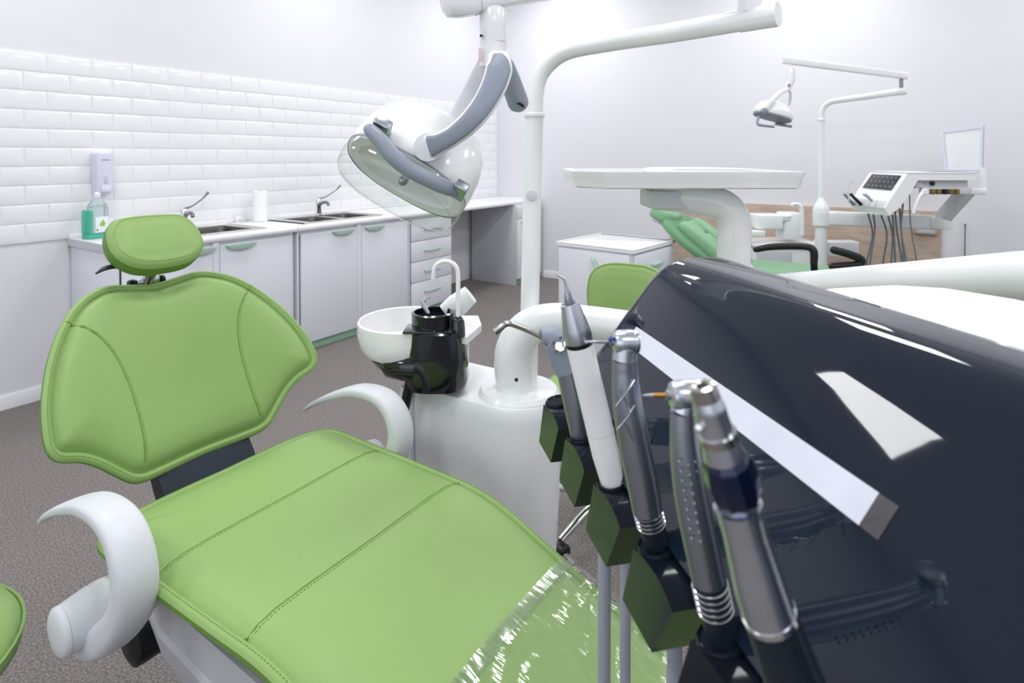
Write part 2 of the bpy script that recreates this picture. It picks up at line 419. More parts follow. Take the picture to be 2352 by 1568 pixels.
def base_unit(label, x0, x1, doors, cups):
    t = thing('base_cabinet', label, 'cabinet', ((x0 + x1) / 2, (FY + WY) / 2, 0), 'base cabinets under the worktop')
    mk('carcass', carcass(x0, x1, back=False), M_cab, t)
    mk('plinth', box(x0 + .019, x1 - .019, FY + .012, FY + .028, 0, .062, .001), M_plinth, t, label='mint green plinth')
    for (a, b), c in zip(doors, cups):
        d = mk('door', box(a, b, FY - .018, FY - .001, .066, .825, .002), M_cab, t)
        mk('handle', handle_cup(c, .815), M_mint, d, label='mint green half-moon handle')
    mk('stile', box(doors[0][1] + .003, doors[1][0] - .003, FY - .016, FY + .015, .0, .845, .001), M_cab, t)
    return t
base_unit('white double-door base cabinet under the single sink, mint plinth, nearest the chair', 1.438, 2.522, [(1.462, 1.952), (1.998, 2.497)], [1.87, 2.132])
base_unit('white double-door base cabinet under the double sink, between sink cabinet and drawers', 2.552, 3.635, [(2.574, 3.07), (3.119, 3.615)], [2.937, 3.245])
du = thing('drawer_cabinet', 'white four-drawer base cabinet with mint bar handles, beside the open desk space', 'cabinet', (3.92, 3.74, 0), 'base cabinets under the worktop')
mk('carcass', carcass(3.643, 4.2), M_cab, du)
mk('plinth', box(3.662, 4.18, FY + .012, FY + .028, 0, .05, .001), M_plinth, du, label='mint green plinth')
zs = [.055, .288, .464, .638, .825]
for i in range(4):
    d = mk('drawer', box(3.664, 4.181, FY - .018, FY - .001, zs[i] + .0025, zs[i + 1] - .0025, .0015), M_cab, du)
    mk('handle', bar_handle(3.918, (zs[i] + zs[i + 1]) / 2 + (.0 if i else .03)), M_mint, d, label='mint green bar handle')
EY = 3.40
de = thing('desk_cabinet', 'white cabinet at the far end of the worktop, half hidden by the lamp pole', 'cabinet', (5.45, 3.7, 0), 'base cabinets under the worktop')
mk('side_panel', box(5.19, 5.208, EY, WY - .05, 0, .845, .001), M_carc, de)
mk('body', box(5.21, 5.70, EY + .002, WY - .05, .06, .845, .002), M_cab, de)
mk('plinth', box(5.215, 5.70, EY + .02, EY + .04, 0, .059, .001), M_plinth, de, label='mint green plinth')
d = mk('drawer', box(5.214, 5.69, EY - .018, EY, .70, .825, .002), M_cab, de)
d = mk('door', box(5.214, 5.69, EY - .018, EY, .066, .695, .002), M_cab, de)
mk('handle', box(5.27, 5.42, EY - .036, EY - .0185, .655, .672, .004), M_mint, d)
# worktops with rolled front edge
def worktop(x0, x1, yf=3.42):
    t = .042; z0 = TOPZ - t
    pr_ = [(yf + .025, z0), (WY - .006, z0), (WY - .006, TOPZ), (yf + .02, TOPZ)] + [(yf + .02 - sin(a) * .02, TOPZ - .02 + cos(a) * .02) for a in (.5, 1.0, 1.57)] + [(yf, z0 + .012), (yf + .006, z0 + .003)]
    return pr_
def wt_geo(x0, x1, holes, yf=3.42):
    """slab with rectangular sink cut-outs: strips along x"""
    gs = []; pr_ = worktop(x0, x1, yf)
    xs = sorted([x0, x1] + [h for ho in holes for h in ho[:2]])
    for a, b in zip(xs[:-1], xs[1:]):
        hole = next((h for h in holes if abs(h[0] - a) < 1e-6), None)
        if not hole: gs.append(prism(O_, Y_, ZZ, X_, pr_, a, b, 0))
        else:
            front = [(hole[2], TOPZ - .042), (hole[2], TOPZ)] + pr_[3:] + [(pr_[0][0], pr_[0][1])]
            gs.append(prism(O_, Y_, ZZ, X_, front, a, b, 0)); gs.append(box(a, b, hole[3], WY - .006, TOPZ - .042, TOPZ, 0))
    return join(*gs)
H1 = (1.93, 2.27, 3.52, 3.86); H2a = (2.72, 3.0, 3.52, 3.86); H2b = (3.03, 3.31, 3.52, 3.86)
t = thing('worktop', 'white worktop with rolled front edge holding the single sink', 'worktop', (2.0, 3.7, TOPZ - .042))
mk('slab', wt_geo(1.425, 2.535, [H1]), M_top, t)
mk('end_edge', box(1.4225, 1.4249, 3.43, WY - .006, TOPZ - .041, TOPZ - .0005, 0), M_carc, t)
mk('upstand', box(1.425, 2.535, WY - .03, WY - .013, TOPZ, TOPZ + .024, .004), M_top, t)
t = thing('worktop', 'long white worktop from the double sink to the back wall', 'worktop', (4.1, 3.7, TOPZ - .042))
mk('slab', wt_geo(2.54, 5.745, [H2a, H2b]), M_top, t)
mk('upstand', box(2.54, 5.745, WY - .03, WY - .013, TOPZ, TOPZ + .024, .004), M_top, t)

def sink(label, rim, bowls, drain_side=0):
    x0, x1, y0, y1 = rim
    t = thing('sink', label, 'sink', ((x0 + x1) / 2, (y0 + y1) / 2, TOPZ - .15), 'stainless sinks in the worktops')
    z = TOPZ + .001; gs = []
    # rim as a frame of strips around the bowls, raised lip
    xs = sorted([x0, x1] + [q for b in bowls for q in (b[0] + .004, b[1] - .004)])
    for a, b in zip(xs[:-1], xs[1:]):
        bw = next((q for q in bowls if abs(q[0] + .004 - a) < 1e-6), None)
        if not bw: gs.append(box(a, b, y0, y1, z, z + .003, 0))
        else: gs += [box(a, b, y0, bw[2] + .004, z, z + .003, 0), box(a, b, bw[3] - .004, y1, z, z + .003, 0)]
    mk('rim', join(*gs), M_steel, t)
    mk('lip', tube([(x0, y0, z + .003), (x1, y0, z + .003), (x1, y1, z + .003), (x0, y1, z + .003)], .004, 8, closed=True), M_steel, t)
    for b in bowls:
        ring = lambda i, zz, r=.05: [V((cx_ + sx * (1 if True else 0), cy_, zz)) for sx, cx_, cy_ in
            [(0, (b[1] - i - r + r * cos(q)) if c in (0, 3) else (b[0] + i + r + r * cos(q)), (b[3] - i - r + r * sin(q)) if c in (0, 1) else (b[2] + i + r + r * sin(q)))
             for c in range(4) for q in [c * pi / 2 + k * pi / 8 for k in range(5)]]]
        m_ = mk('bowl', loft([ring(.004, z + .003), ring(.008, z - .006), ring(.012, z - .12), ring(.03, z - .14), ring(.12, z - .145, .03)], False, True), M_bowl, t)
        c = V(((b[0] + b[1]) / 2, (b[2] + b[3]) / 2, z - .144))
        mk('drain', lathe(c, ZZ, [(.03, 0), (.03, .002), (.018, .0022), (.016, .0005)], 18), M_dsilver, m_)
    return t
sink('single-bowl stainless sink in the worktop behind the headrest', (1.86, 2.33, 3.465, 3.91), [H1])
sink('double-bowl stainless sink in the long worktop beside the white roll', (2.625, 3.36, 3.465, 3.91), [H2a, H2b])
def faucet(label, x, y, lev):
    z = TOPZ + .0045
    t = thing('faucet', label, 'faucet', (x, y, z), 'lever faucets over the sinks')
    mk('body', lathe((x, y, z), ZZ, [(.03, 0), (.03, .006), (.024, .01), (.022, .07), (.026, .085), (.026, .115), (.02, .128), (.006, .132)], 20), M_chrome, t)
    mk('spout', tube(catmull([(x, y, z + .075), (x - .01, y - .06, z + .1), (x - .02, y - .13, z + .105), (x - .022, y - .145, z + .085)], 5), [.014, .012, .011, .012], 12), M_fdark, t)
    mk('lever', tube(catmull([(x, y, z + .128), (x + lev * .3, y - .02, z + .145), (x + lev * .75, y - .03, z + .19), (x + lev, y - .03, z + .225)], 6), [.008, .005, .005, .009], 10, round_end=True), M_fdark, t)
faucet('chrome elbow-lever faucet at the single sink, behind the headrest', 2.02, 3.885, .14)
faucet('chrome elbow-lever faucet at the double sink', 3.075, 3.885, .19)
t = thing('paper_roll', 'plain white upright roll standing between the two sinks', 'paper roll', (2.565, 3.89, TOPZ))
mk('roll', lathe((2.565, 3.89, TOPZ), ZZ, [(.04, .0), (.05, .002), (.051, .215), (.049, .22), (.02, .2201), (.018, .19)], 32, True, True), M_paper, t)
mk('core', lathe((2.565, 3.89, TOPZ + .19), ZZ, [(.0185, 0), (.0195, .031), (.0165, .031), (.0165, 0)], 20), M_carc, t)
t = thing('wall_socket', 'tiny white block at the foot of the tiles left of the white roll', 'socket', (2.44, 3.985, TOPZ))
mk('body', box(2.43, 2.475, 3.965, 3.993, TOPZ, TOPZ + .04, .004), M_white, t); mk('slot', box(2.44, 2.465, 3.962, 3.966, TOPZ + .012, TOPZ + .022, .001), M_carc, t)

# soap dispenser on the tiles
t = thing('soap_dispenser', 'pale lilac-white soap dispenser mounted on the tiles above the worktop end', 'soap dispenser', (1.60, 4.0, 1.14))
prf = [(-.05, 0), (.05, 0), (.05, -.035), (.042, -.062), (.02, -.072), (-.02, -.072), (-.042, -.062), (-.05, -.035)]
def dring(sc, z, dy=0): return [V((1.595 + a * sc, 4.0135 + b * sc + dy, z)) for a, b in prf]
mk('body', loft([dring(.8, 1.135), dring(.96, 1.142), dring(1, 1.18), dring(1.02, 1.36), dring(.98, 1.375), dring(.9, 1.38)]), M_disp, t)
mk('lid_line', box(1.572, 1.618, 3.9375, 3.9415, 1.337, 1.340, 0), M_ggrey, t)
mk('window', box(1.585, 1.605, 3.9385, 3.9425, 1.20, 1.245, .001), M_carc, t)
mk('push_bar', box(1.57, 1.62, 3.934, 3.945, 1.147, 1.182, .004), M_disp, t)
# bottle of turquoise soap
BR = radians(12)
t = thing('soap_bottle', 'clear canister half full of turquoise soap at the left end of the worktop', 'bottle', (1.515, 3.885, TOPZ))
bx_ = lambda *a, **k: rbox((1.515, 3.885, TOPZ), BR, *a, **k)
mk('liquid_base', bx_(-.056, .056, -.036, .036, .0, .03, .006), M_teal, t, label='turquoise liquid')
mk('liquid_column', bx_(-.058, -.036, -.037, .037, .028, .165, .008), M_teal, t, label='turquoise liquid in the handle side')
mk('shell', join(bx_(-.031, .056, -.035, .035, .03, .185, .008), loft([[V((1.515 + .01, 3.885, TOPZ + z)) + V((cos(BR) * r * cos(q) * 1.3, r * .75 * sin(q), 0)) for q in [2 * pi * i / 20 for i in range(20)]] for r, z in ((.042, .18), (.036, .2), (.018, .222), (.014, .235))])), M_clearp, t)
mk('cap', lathe((1.524, 3.885, TOPZ + .235), ZZ, [(.017, 0), (.017, .02), (.012, .026), (.006, .03)], 18), M_label, t)
lb = mk('label_sheet', bx_(-.024, .05, -.0385, -.0355, .035, .125, .001), M_label, t)
mk('leaf_print', prism(V((1.515, 3.885, TOPZ)) + V((-sin(BR), cos(BR), 0)) * -.0388, V((cos(BR), sin(BR), 0)), ZZ, V((-sin(BR), cos(BR), 0)), [(.0, .075), (.012, .068), (.026, .07), (.031, .085), (.022, .1), (.016, .108), (.008, .094), (0, .086)], -.0006, 0, 0), M_leaf, lb)
mk('letter_print', bx_(-.018, -.012, -.0394, -.0386, .045, .055, 0), M_dark, lb)

# ================================================================== MOBILE CABINET
MR = radians(-6); MC = (3.70, 1.615, 0)
t = thing('mobile_cabinet', 'low white rolling cabinet with raised-edge top and mint handles, behind the lime stool', 'cabinet', MC)
mb = lambda *a, **k: rbox(MC, MR, *a, **k)
mk('body', mb(-.28, .28, -.27, .27, .08, .765, .003), M_cab, t)
mk('top', mb(-.295, .295, -.29, .29, .7655, .785, .005), M_top, t)
mk('top_edge', join(mb(-.295, -.283, -.29, .29, .785, .793, .003), mb(.283, .295, -.29, .29, .785, .793, .003), mb(-.283, .283, .278, .29, .785, .793, .003), mb(-.283, .283, -.29, -.278, .785, .793, .003)), M_top, t)
for z0, z1 in ((.58, .755), (.36, .575), (.1, .355)):
    d = mk('drawer', mb(-.27, .27, -.288, -.2705, z0, z1, .002), M_cab, t)
    mk('handle', mb(-.07, .07, -.31, -.2885, (z0 + z1) / 2 - .01, (z0 + z1) / 2 + .012, .006), M_mint, d, label='mint green handle')
d = mk('side_door', mb(-.298, -.2805, -.26, .26, .1, .755, .002), M_cab, t)
hp = [V(MC) + V((cos(MR), sin(MR), 0)) * a + V((-sin(MR), cos(MR), 0)) * b + ZZ * c for a, b, c in ((-.299, .0, .72), (-.318, -.02, .70), (-.32, -.06, .62), (-.299, -.075, .60))]
mk('handle', tube(catmull(hp, 5), .011, 10), M_mint, d, label='slanted mint green handle')
for sx in (-.23, .23):
    for sy in (-.22, .22):
        p = V(MC) + V((cos(MR), sin(MR), 0)) * sx + V((-sin(MR), cos(MR), 0)) * sy
        mk('caster', join(lathe(p + V((0, -.012, .03)), Y_, [(.03, 0), (.03, .024)], 16), box(p.x - .012, p.x + .012, p.y - .014, p.y + .014, .045, .082, .003)), M_black, t)

# ================================================================== CUSHIONS
def dense(outline, n=120):
    """closed outline (list of 2d) smoothed and resampled to n even points"""
    p = catmull([V((a, b, 0)) for a, b in outline], 8, True); p.append(p[0])
    L = [0]
    for a, b in zip(p[:-1], p[1:]): L.append(L[-1] + (b - a).length)
    out = []; k = 0
    for i in range(n):
        s = L[-1] * i / n
        while L[k + 1] < s: k += 1
        f = (s - L[k]) / max(1e-9, L[k + 1] - L[k]); q = p[k] * (1 - f) + p[k + 1] * f; out.append((q.x, q.y))
    return out
def inset(out, d):
    n = len(out); A = sum(out[i][0] * out[(i + 1) % n][1] - out[(i + 1) % n][0] * out[i][1] for i in range(n))
    sg = 1 if A > 0 else -1; r = []
    for i in range(n):
        t = V((out[(i + 2) % n][0] - out[i - 2][0], out[(i + 2) % n][1] - out[i - 2][1])).normalized()
        r.append((out[i][0] - sg * t.y * d, out[i][1] + sg * t.x * d))
    return r
def dist(out, u, v):
    m = 9; n = len(out)
    for i in range(n):
        ax, ay = out[i]; bx2, by = out[(i + 1) % n]; dx, dy = bx2 - ax, by - ay
        t = max(0, min(1, ((u - ax) * dx + (v - ay) * dy) / max(1e-12, dx * dx + dy * dy)))
        m = min(m, sqrt((u - ax - t * dx) ** 2 + (v - ay - t * dy) ** 2))
    return m
def interp(tab, x):
    if x <= tab[0][0]: return tab[0][1]
    for (a, fa), (b, fb) in zip(tab[:-1], tab[1:]):
        if x <= b:
            t = (x - a) / (b - a); t = t * t * (3 - 2 * t); return fa + (fb - fa) * t
    return tab[-1][1]
def cushion_front(out, surf, tab, cen, flange):
    """front skin: flange, then groove, then bulge"""
    rings = []
    for d in (0, .003, flange * .5, flange * .85, flange, flange * 1.12, flange * 1.3):
        rings.append([surf(u, v, interp(tab, d)) for u, v in inset(out, d)])
    base = inset(out, flange * 1.3)
    for f in (.96, .92, .87, .8, .72, .62, .5, .37, .24, .1, .02):
        r = []
        for u, v in base:
            a, b = cen[0] + (u - cen[0]) * f, cen[1] + (v - cen[1]) * f
            r.append(surf(a, b, interp(tab, dist(out, a, b))))
        rings.append(r)
    return loft(rings, False, True)
def stitches(path, surf, tab, out, step=.0065, ln=.0036, lift=.0006, wd=.0007):
    gs = []; acc = 0; last = None
    pts = [V((a, b, 0)) for a, b in path]
    for a, b in zip(pts[:-1], pts[1:]):
        L = (b - a).length; t = (b - a) / max(L, 1e-9); s = -acc % step if acc else 0
        pos = s
        while pos + ln < L + 1e-6:
            p = a + t * pos; q = a + t * (pos + ln)
            P = surf(p.x, p.y, interp(tab, dist(out, p.x, p.y)) + lift); Q = surf(q.x, q.y, interp(tab, dist(out, q.x, q.y)) + lift)
            gs.append(tube([P, Q], wd, 4)); pos += step
        acc = 0
    return join(*gs)
def seam(path, surf, tab, out, r=.0016, lift=-.0004):
    return tube([surf(a, b, interp(tab, dist(out, a, b)) + lift) for a, b in path], r, 6)
def even(path, step):
    p = catmull([V((a, b, 0)) for a, b in path], 10); L = [0]
    for a, b in zip(p[:-1], p[1:]): L.append(L[-1] + (b - a).length)
    n = max(2, int(L[-1] / step)); out = []; k = 0
    for i in range(n + 1):
        s = L[-1] * i / n
        while k < len(p) - 2 and L[k + 1] < s: k += 1
        f = (s - L[k]) / max(1e-9, L[k + 1] - L[k]); q = p[k].lerp(p[k + 1], f); out.append((q.x, q.y))
    return out

# ================================================================== DENTAL CHAIR (foreground)
XC = .76
ch = thing('dental_chair', 'lime green leather dental chair with winged backrest and pale grey armrests', 'dental chair', (XC, 1.0, 0))
REC = radians(31); BY0, BZ0 = 1.377, .645
def SB(u, v, w_):
    g = .085 * (abs(u) / .3) ** 2 + w_
    return V((XC + u, BY0 + v * sin(REC) - g * cos(REC), BZ0 + v * cos(REC) + g * sin(REC)))
half = [(.05, .459), (.1, .464), (.14, .455), (.19, .424), (.232, .375), (.268, .313), (.292, .255), (.308, .2), (.315, .15), (.314, .122), (.305, .104), (.288, .094), (.256, .085), (.225, .066), (.192, .035), (.166, .012), (.14, .003), (.1, .003)]
bo = [(0, .453)] + half + [(0, .007)] + [(-a, b) for a, b in half[::-1]]
bo = dense(bo, 150)
btab = [(0, -.006), (.003, .0), (.009, .003), (.0155, .002), (.018, -.003), (.0202, -.002), (.0234, .004), (.04, .018), (.07, .026), (.12, .028)]
back = mk('backrest', cushion_front(bo, SB, btab, (0, .24), .018), M_lime, ch, 60)
# side and rear shell of the backrest
def scl(f): return [(u * f, .23 + (v - .23) * f) for u, v in bo]
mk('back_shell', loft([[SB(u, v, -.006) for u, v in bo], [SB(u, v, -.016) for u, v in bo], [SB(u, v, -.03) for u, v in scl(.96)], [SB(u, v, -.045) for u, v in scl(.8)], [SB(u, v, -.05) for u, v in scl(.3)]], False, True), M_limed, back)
mk('edge_stitching', stitches(even([*inset(bo, .009), inset(bo, .009)[0]], .0065), SB, btab, bo, step=9), M_stitch, back, kind='stuff')
for sg in (1, -1):
    sp = even([(sg * a, b) for a, b in ((.222, .382), (.18, .345), (.15, .29), (.135, .22), (.131, .15), (.132, .09), (.138, .04))], .0065)
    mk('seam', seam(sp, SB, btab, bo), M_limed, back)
    mk('seam_stitching', stitches([(a + .005, b) for a, b in sp], SB, btab, bo, step=9), M_stitch, back, kind='stuff')
# headrest pillow
HT = radians(40); HC = V((XC - .003, 1.59, 1.142))
def SH(u, v, w_):
    g = w_ + .35 * u * u
    return HC + V((u, v * sin(HT) - g * cos(HT), v * cos(HT) + g * sin(HT)))
hh = [(.055, .08), (.085, .07), (.106, .04), (.113, .0), (.106, -.035), (.082, -.062), (.05, -.076)]
ho = dense([(0, .083)] + hh + [(0, -.08)] + [(-a, b) for a, b in hh[::-1]], 90)
htab = [(0, .0), (.006, .010), (.012, .0145), (.018, .0165), (.024, .017), (.05, .021), (.1, .023)]
hd = mk('headrest', cushion_front(ho, SH, htab, (0, 0), .012), M_lime, ch, 60)
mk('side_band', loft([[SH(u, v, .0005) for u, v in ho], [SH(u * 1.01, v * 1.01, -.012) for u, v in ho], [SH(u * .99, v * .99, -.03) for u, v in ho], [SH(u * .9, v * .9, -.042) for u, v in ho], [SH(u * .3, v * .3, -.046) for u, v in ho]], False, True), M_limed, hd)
hi = inset(ho, .014)
mk('seam', tube([SH(a, b, interp(htab, .014) + .0003) for a, b in hi], .0015, 6, closed=True), M_lime, hd)
lv = SH(-.085, -.03, -.045)
mk('release_lever', sweep(catmull([lv + V((.05, 0, 0)), lv, lv + V((-.03, -.01, .0)), lv + V((-.055, -.02, -.008))], 5), V((0, 1, 0)), [(.014, .006), (.014, .006), (.01, .005), (.002, .002)]), M_bracket, hd)
hb = SB(0, .47, -.03)
mk('headrest_post', tube([SB(0, .40, -.055), SB(0, .47, -.04), SH(0, -.04, -.042)], [.016, .014, .014], 12), M_steel, ch)
hs = SB(0, .475, -.035)
mk('post_clamp', box(hs.x - .028, hs.x + .028, hs.y - .012, hs.y + .016, hs.z - .012, hs.z + .008, .003), M_silver, ch)
for dx in (-.036, .036): mk('clamp_knob', lathe((hs.x + dx - .008, hs.y, hs.z - .002), X_, [(.009, 0), (.011, .004), (.011, .012), (.009, .016)], 12), M_black, ch)
# steel bracket between seat and backrest
mk('backrest_bracket', prism(V((XC, 0, 0)), Y_, ZZ, X_, [(1.30, .5), (1.33, .5), (1.40, .60), (1.46, .70), (1.50, .80), (1.475, .815), (1.425, .70), (1.36, .62)], -.105, .115, .003), M_bracket, ch)
# seat
def zr(y):
    t = .73 - y
    return .637 - (0 if t < -.08 else (.38 * (t + .08) ** 2 / .32 if t < .08 else .38 * t))
def SS(u, v, w_): return V((XC + u, v, zr(v) + w_))
sh = [(.1, 1.305), (.17, 1.303), (.232, 1.293), (.272, 1.262), (.281, 1.21), (.279, 1.14), (.276, 1.0), (.272, .86), (.266, .72), (.258, .55), (.25, .35), (.24, .1), (.23, -.15), (.2, -.3), (.15, -.38), (.07, -.4)]
so = dense([(0, 1.303)] + sh + [(0, -.4)] + [(-a, b) for a, b in sh[::-1]], 260)
stab = [(0, -.004), (.003, .002), (.009, .005), (.0155, .003), (.018, -.001), (.0202, .0), (.0234, .004), (.04, .012), (.07, .018), (.13, .021), (.22, .022)]
def seat_front():
    rings = []
    for d in (0, .003, .009, .0155, .018, .0202, .0234, .03, .038, .05, .065, .085):
        rings.append([SS(u, v, interp(stab, d)) for u, v in inset(so, d)])
    b = inset(so, .085)
    for f in (.85, .68, .5, .3, .12, .01):
        r = []
        for u, v in b:
            a = u * f; c = v + (max(-.2, min(1.12, v)) - v) * (1 - f)
            r.append(SS(a, c, interp(stab, dist(so, a, c))))
        rings.append(r)
    g = loft(rings, False, False); n = len(so); o = (len(rings) - 1) * n
    g[1].extend((o + i, o + i + 1, o + (n - i - 1) % n, o + (n - i) % n) for i in range(n // 2) if len({i, i + 1, (n - i - 1) % n, (n - i) % n}) == 4)
    return g
st = mk('seat', seat_front(), M_lime, ch, 60)
def sscl(f, fy=.985): return [(u * f, .5 + (v - .5) * fy) for u, v in so]
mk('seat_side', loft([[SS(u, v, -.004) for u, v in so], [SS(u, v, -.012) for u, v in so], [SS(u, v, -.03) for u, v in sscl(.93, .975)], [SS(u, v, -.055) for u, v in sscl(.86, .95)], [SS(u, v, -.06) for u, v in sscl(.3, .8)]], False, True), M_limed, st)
mk('edge_stitching', stitches(even([*inset(so, .009)], .0068), SS, stab, so, step=9), M_stitch, st, kind='stuff')
for yy in (.81, 1.06):
    sp = even([(-.255, yy + .004), (-.12, yy), (0, yy - .002), (.12, yy), (.255, yy + .004)], .0065)
    mk('seam', seam(sp, SS, stab, so), M_limed, st)
    mk('seam_stitching', stitches([(a, b - .006) for a, b in sp], SS, stab, so, step=9), M_stitch, st, kind='stuff')
# moulded base shell, pillar and floor plate
def bring(y, hw, z0, z1): return [V((XC + hw * a, y, z0 + (z1 - z0) * b)) for a, b in ((-.55, 0), (-.8, .12), (-.95, .4), (-1, .62), (-.97, .66), (-1.02, 1), (1.02, 1), (.97, .66), (1, .62), (.95, .4), (.8, .12), (.55, 0))]
mk('base_shell', loft([bring(1.42, .1, .42, .5), bring(1.36, .16, .34, .51), bring(1.2, .195, .29, .515), bring(.95, .2, .25, .515), bring(.7, .2, .25, .505), bring(.4, .17, .27, .43), bring(.2, .13, .24, .34)]), M_shell, ch, 25)
mk('base_pillar', loft([bring(1.2, .12, .04, .31), bring(1.0, .15, .04, .3), bring(.75, .15, .04, .3), bring(.6, .12, .04, .3)]), M_shell, ch, 30)
mk('floor_plate', prism(V((XC, 0, 0)), X_, Y_, ZZ, [(-.16, .3), (.16, .3), (.2, .7), (.18, 1.1), (.1, 1.22), (-.1, 1.22), (-.18, 1.1), (-.2, .7)], 0, .045, .012), M_black, ch)
mk('recline_motor', lathe((XC - .15, 1.435, .27), X_, [(.03, 0), (.05, .008), (.052, .02), (.052, .2), (.045, .22)], 24), M_black, ch)
mk('motor_link', fbox(V((XC, 1.36, .37)), X_, V((0, .75, -.66)), V((0, .66, .75)), -.05, .03, -.08, .11, -.02, .02, .005), M_black, ch)
# armrests
ARC = [tuple(onx(px, py, XC - .305).yz) for px, py in ((105, 1192), (128, 1175), (165, 1160), (215, 1157), (265, 1190), (296, 1250), (310, 1330), (300, 1400), (262, 1450), (225, 1462), (200, 1450))]
_h = onx(198, 1418, XC - .32); HY, HZ = _h.y, _h.z
for sg in (-1, 1):
    xa = XC + sg * .305
    a = mk('armrest', sweep(catmull([(xa, y, z) for y, z in ARC], 6), X_, [(.014, .004), (.022, .007), (.027, .010), (.03, .013), (.032, .015), (.033, .018), (.034, .021), (.034, .025), (.033, .028), (.031, .03), (.028, .028)], 24, 3.2), M_arm, ch, 60)
    mk('armrest_hub', lathe((xa - sg * .09, HY, HZ), (sg, 0, 0), [(.046, -.05), (.046, .05), (.048, .08), (.047, .10), (.043, .125), (.04, .14)], 32), M_arm, ch, 40)
    mk('hub_cap', lathe((xa + sg * .0505, HY, HZ), (sg, 0, 0), [(.041, 0), (.04, .006), (.034, .010), (.016, .012)], 32), M_arm, a, 60)

# clear protective film over the foot end of the seat
def filmz(x, y):
    u = x - XC
    base = SS(u, y, max(.013 - .5 * max(0, abs(u) - .246), interp(stab, max(0, interp([(-.3, .2), (.1, .24), (.35, .25), (.55, .258)], y) - abs(u))))).z
    m1 = .5 + .5 * sin(17 * x + 6 * y + 1); m2 = .5 + .5 * sin(11 * x - 21 * y + 2 * sin(7 * x))
    wr = (.0017 * m1 * sin(95 * y + 14 * x + 1.5 * sin(23 * x)) + .0013 * m2 * sin(150 * y - 30 * x + 2 * sin(31 * x)) + .0016 * m2 * abs(sin(30 * y + 9 * x))) * (.35 + .65 * min(1, abs(.545 - y) / .06))
    return base + .0055 + wr
fl = thing('plastic_cover', 'clear glossy plastic cover stretched over the foot end of the lime seat', 'cover', (XC, .1, .5))
us = [XC - .262 + .524 * i / 70 for i in range(71)]
def edge_y(x): return .545
def fy(k, x): return edge_y(x) - k
ks = [.006 * i for i in range(150)]
mk('sheet', grid(lambda k, x: V((x, fy(k, x), filmz(x, fy(k, x)))), ks, us), M_film, fl, 180)
mk('hem', grid(lambda k, x: V((x, fy(k, x), filmz(x, fy(k, x)) + .0012)), [0, .005, .012, .02], us), M_hem, fl, 180)
mk('hem_bead', tube([V((x, fy(.02, x), filmz(x, fy(.02, x)) + .001)) for x in us], .0012, 6), M_hem, fl)

# ================================================================== DENTAL UNIT with spittoon (foreground)
UZ = .70
un = thing('dental_unit', 'white pedestal dental unit with thick bent pipe and round spittoon beside the lime chair', 'dental unit', (1.38, 1.0, 0))
plan = [(1.255, .9)] + [(1.38 - .125 * cos(a), .9 - .125 * sin(a)) for a in [pi * k / 10 for k in range(1, 10)]] + [(1.505, .9), (1.50, 1.165), (1.47, 1.19), (1.275, 1.19), (1.25, 1.165)]
def pring(f, z): return [V((1.378 + (x - 1.378) * f, 1.0 + (y - 1.0) * f, z)) for x, y in plan]
mk('body', loft([pring(.86, 0), pring(.9, .1), pring(.98, .4), pring(1, .66), pring(.995, .69), pring(.97, UZ)]), M_white, un, 35)
mk('corner_fin', prism(V((0, 0, 0)), X_, Y_, ZZ, [(1.238, 1.17), (1.262, 1.17), (1.262, 1.21), (1.238, 1.21)], .1, .695, .006), M_white, un)
mk('flange', lathe((1.385, .895, UZ), ZZ, [(.113, -.02), (.113, .004), (.105, .014), (.07, .016)], 40), M_white, un)
TB = [V((1.375, .893, .70))]
tp = [V((1.372, .895, .70)), V((1.368, .905, .77)), V((1.37, .90, .83)), V((1.39, .865, .885)), V((1.425, .805, .905)), V((1.46, .72, .905)), V((1.50, .60, .90)), V((1.52, .48, .90))]
mk('pipe', tube(catmull(tp, 7), [.052, .052, .051, .05, .048, .045, .043, .042], 32, True), M_white, un)
mk('pipe_screw', lathe(W(1186, 872, 1.56), ray(1186, 872) * -1, [(.005, -.01), (.005, .004), (.002, .005)], 12), M_dark, un)
# spittoon
BC = W(938, 700, 1.755); BC.z = 0
bw = mk('spittoon_bowl', lathe(BC + V((0, 0, .78)), ZZ, [(.09, -.004), (.125, .006), (.142, .03), (.147, .06), (.147, .096), (.143, .1), (.139, .097), (.138, .06), (.125, .03), (.07, .012), (.02, .008)], 48), M_porc, un)
mk('bowl_underside', lathe(BC + V((0, 0, .715)), ZZ, [(.03, 0), (.07, .014), (.1, .04), (.115, .062), (.1, .066)], 40), M_navy, un)
HC2 = W(1004, 700, 1.67); HC2.z = 0
def oring(rx, ry, z, c=HC2, p=2.6):
    r = []
    for j in range(36):
        q = 2 * pi * j / 36; cc, s = cos(q), sin(q)
        a = rx * math.copysign(abs(cc) ** (2 / p), cc); b = ry * math.copysign(abs(s) ** (2 / p), s)
        r.append(c + RT * a + V((FW.x, FW.y, 0)) * b + ZZ * z)
    return r
hs_ = mk('spittoon_housing', loft([oring(.06, .06, .716), oring(.085, .08, .72), oring(.09, .085, .745), oring(.083, .08, .81), oring(.078, .077, .876), oring(.074, .072, .881)]), M_navy, un)
mk('housing_wing', sweep([W(1010, 835, 1.66), W(950, 838, 1.66), W(905, 836, 1.68), W(876, 826, 1.70)], ZZ, [(.045, .06), (.042, .06), (.032, .05), (.008, .02)]), M_navy, un)
mk('housing_lip', fbox(W(1000, 757, 1.63), RT, V((FW.x, FW.y, 0)), ZZ, -.085, .05, -.03, .05, -.004, .003, .002), M_navy, un)
CR = HC2 + V((0, 0, .879)) - RT * .012
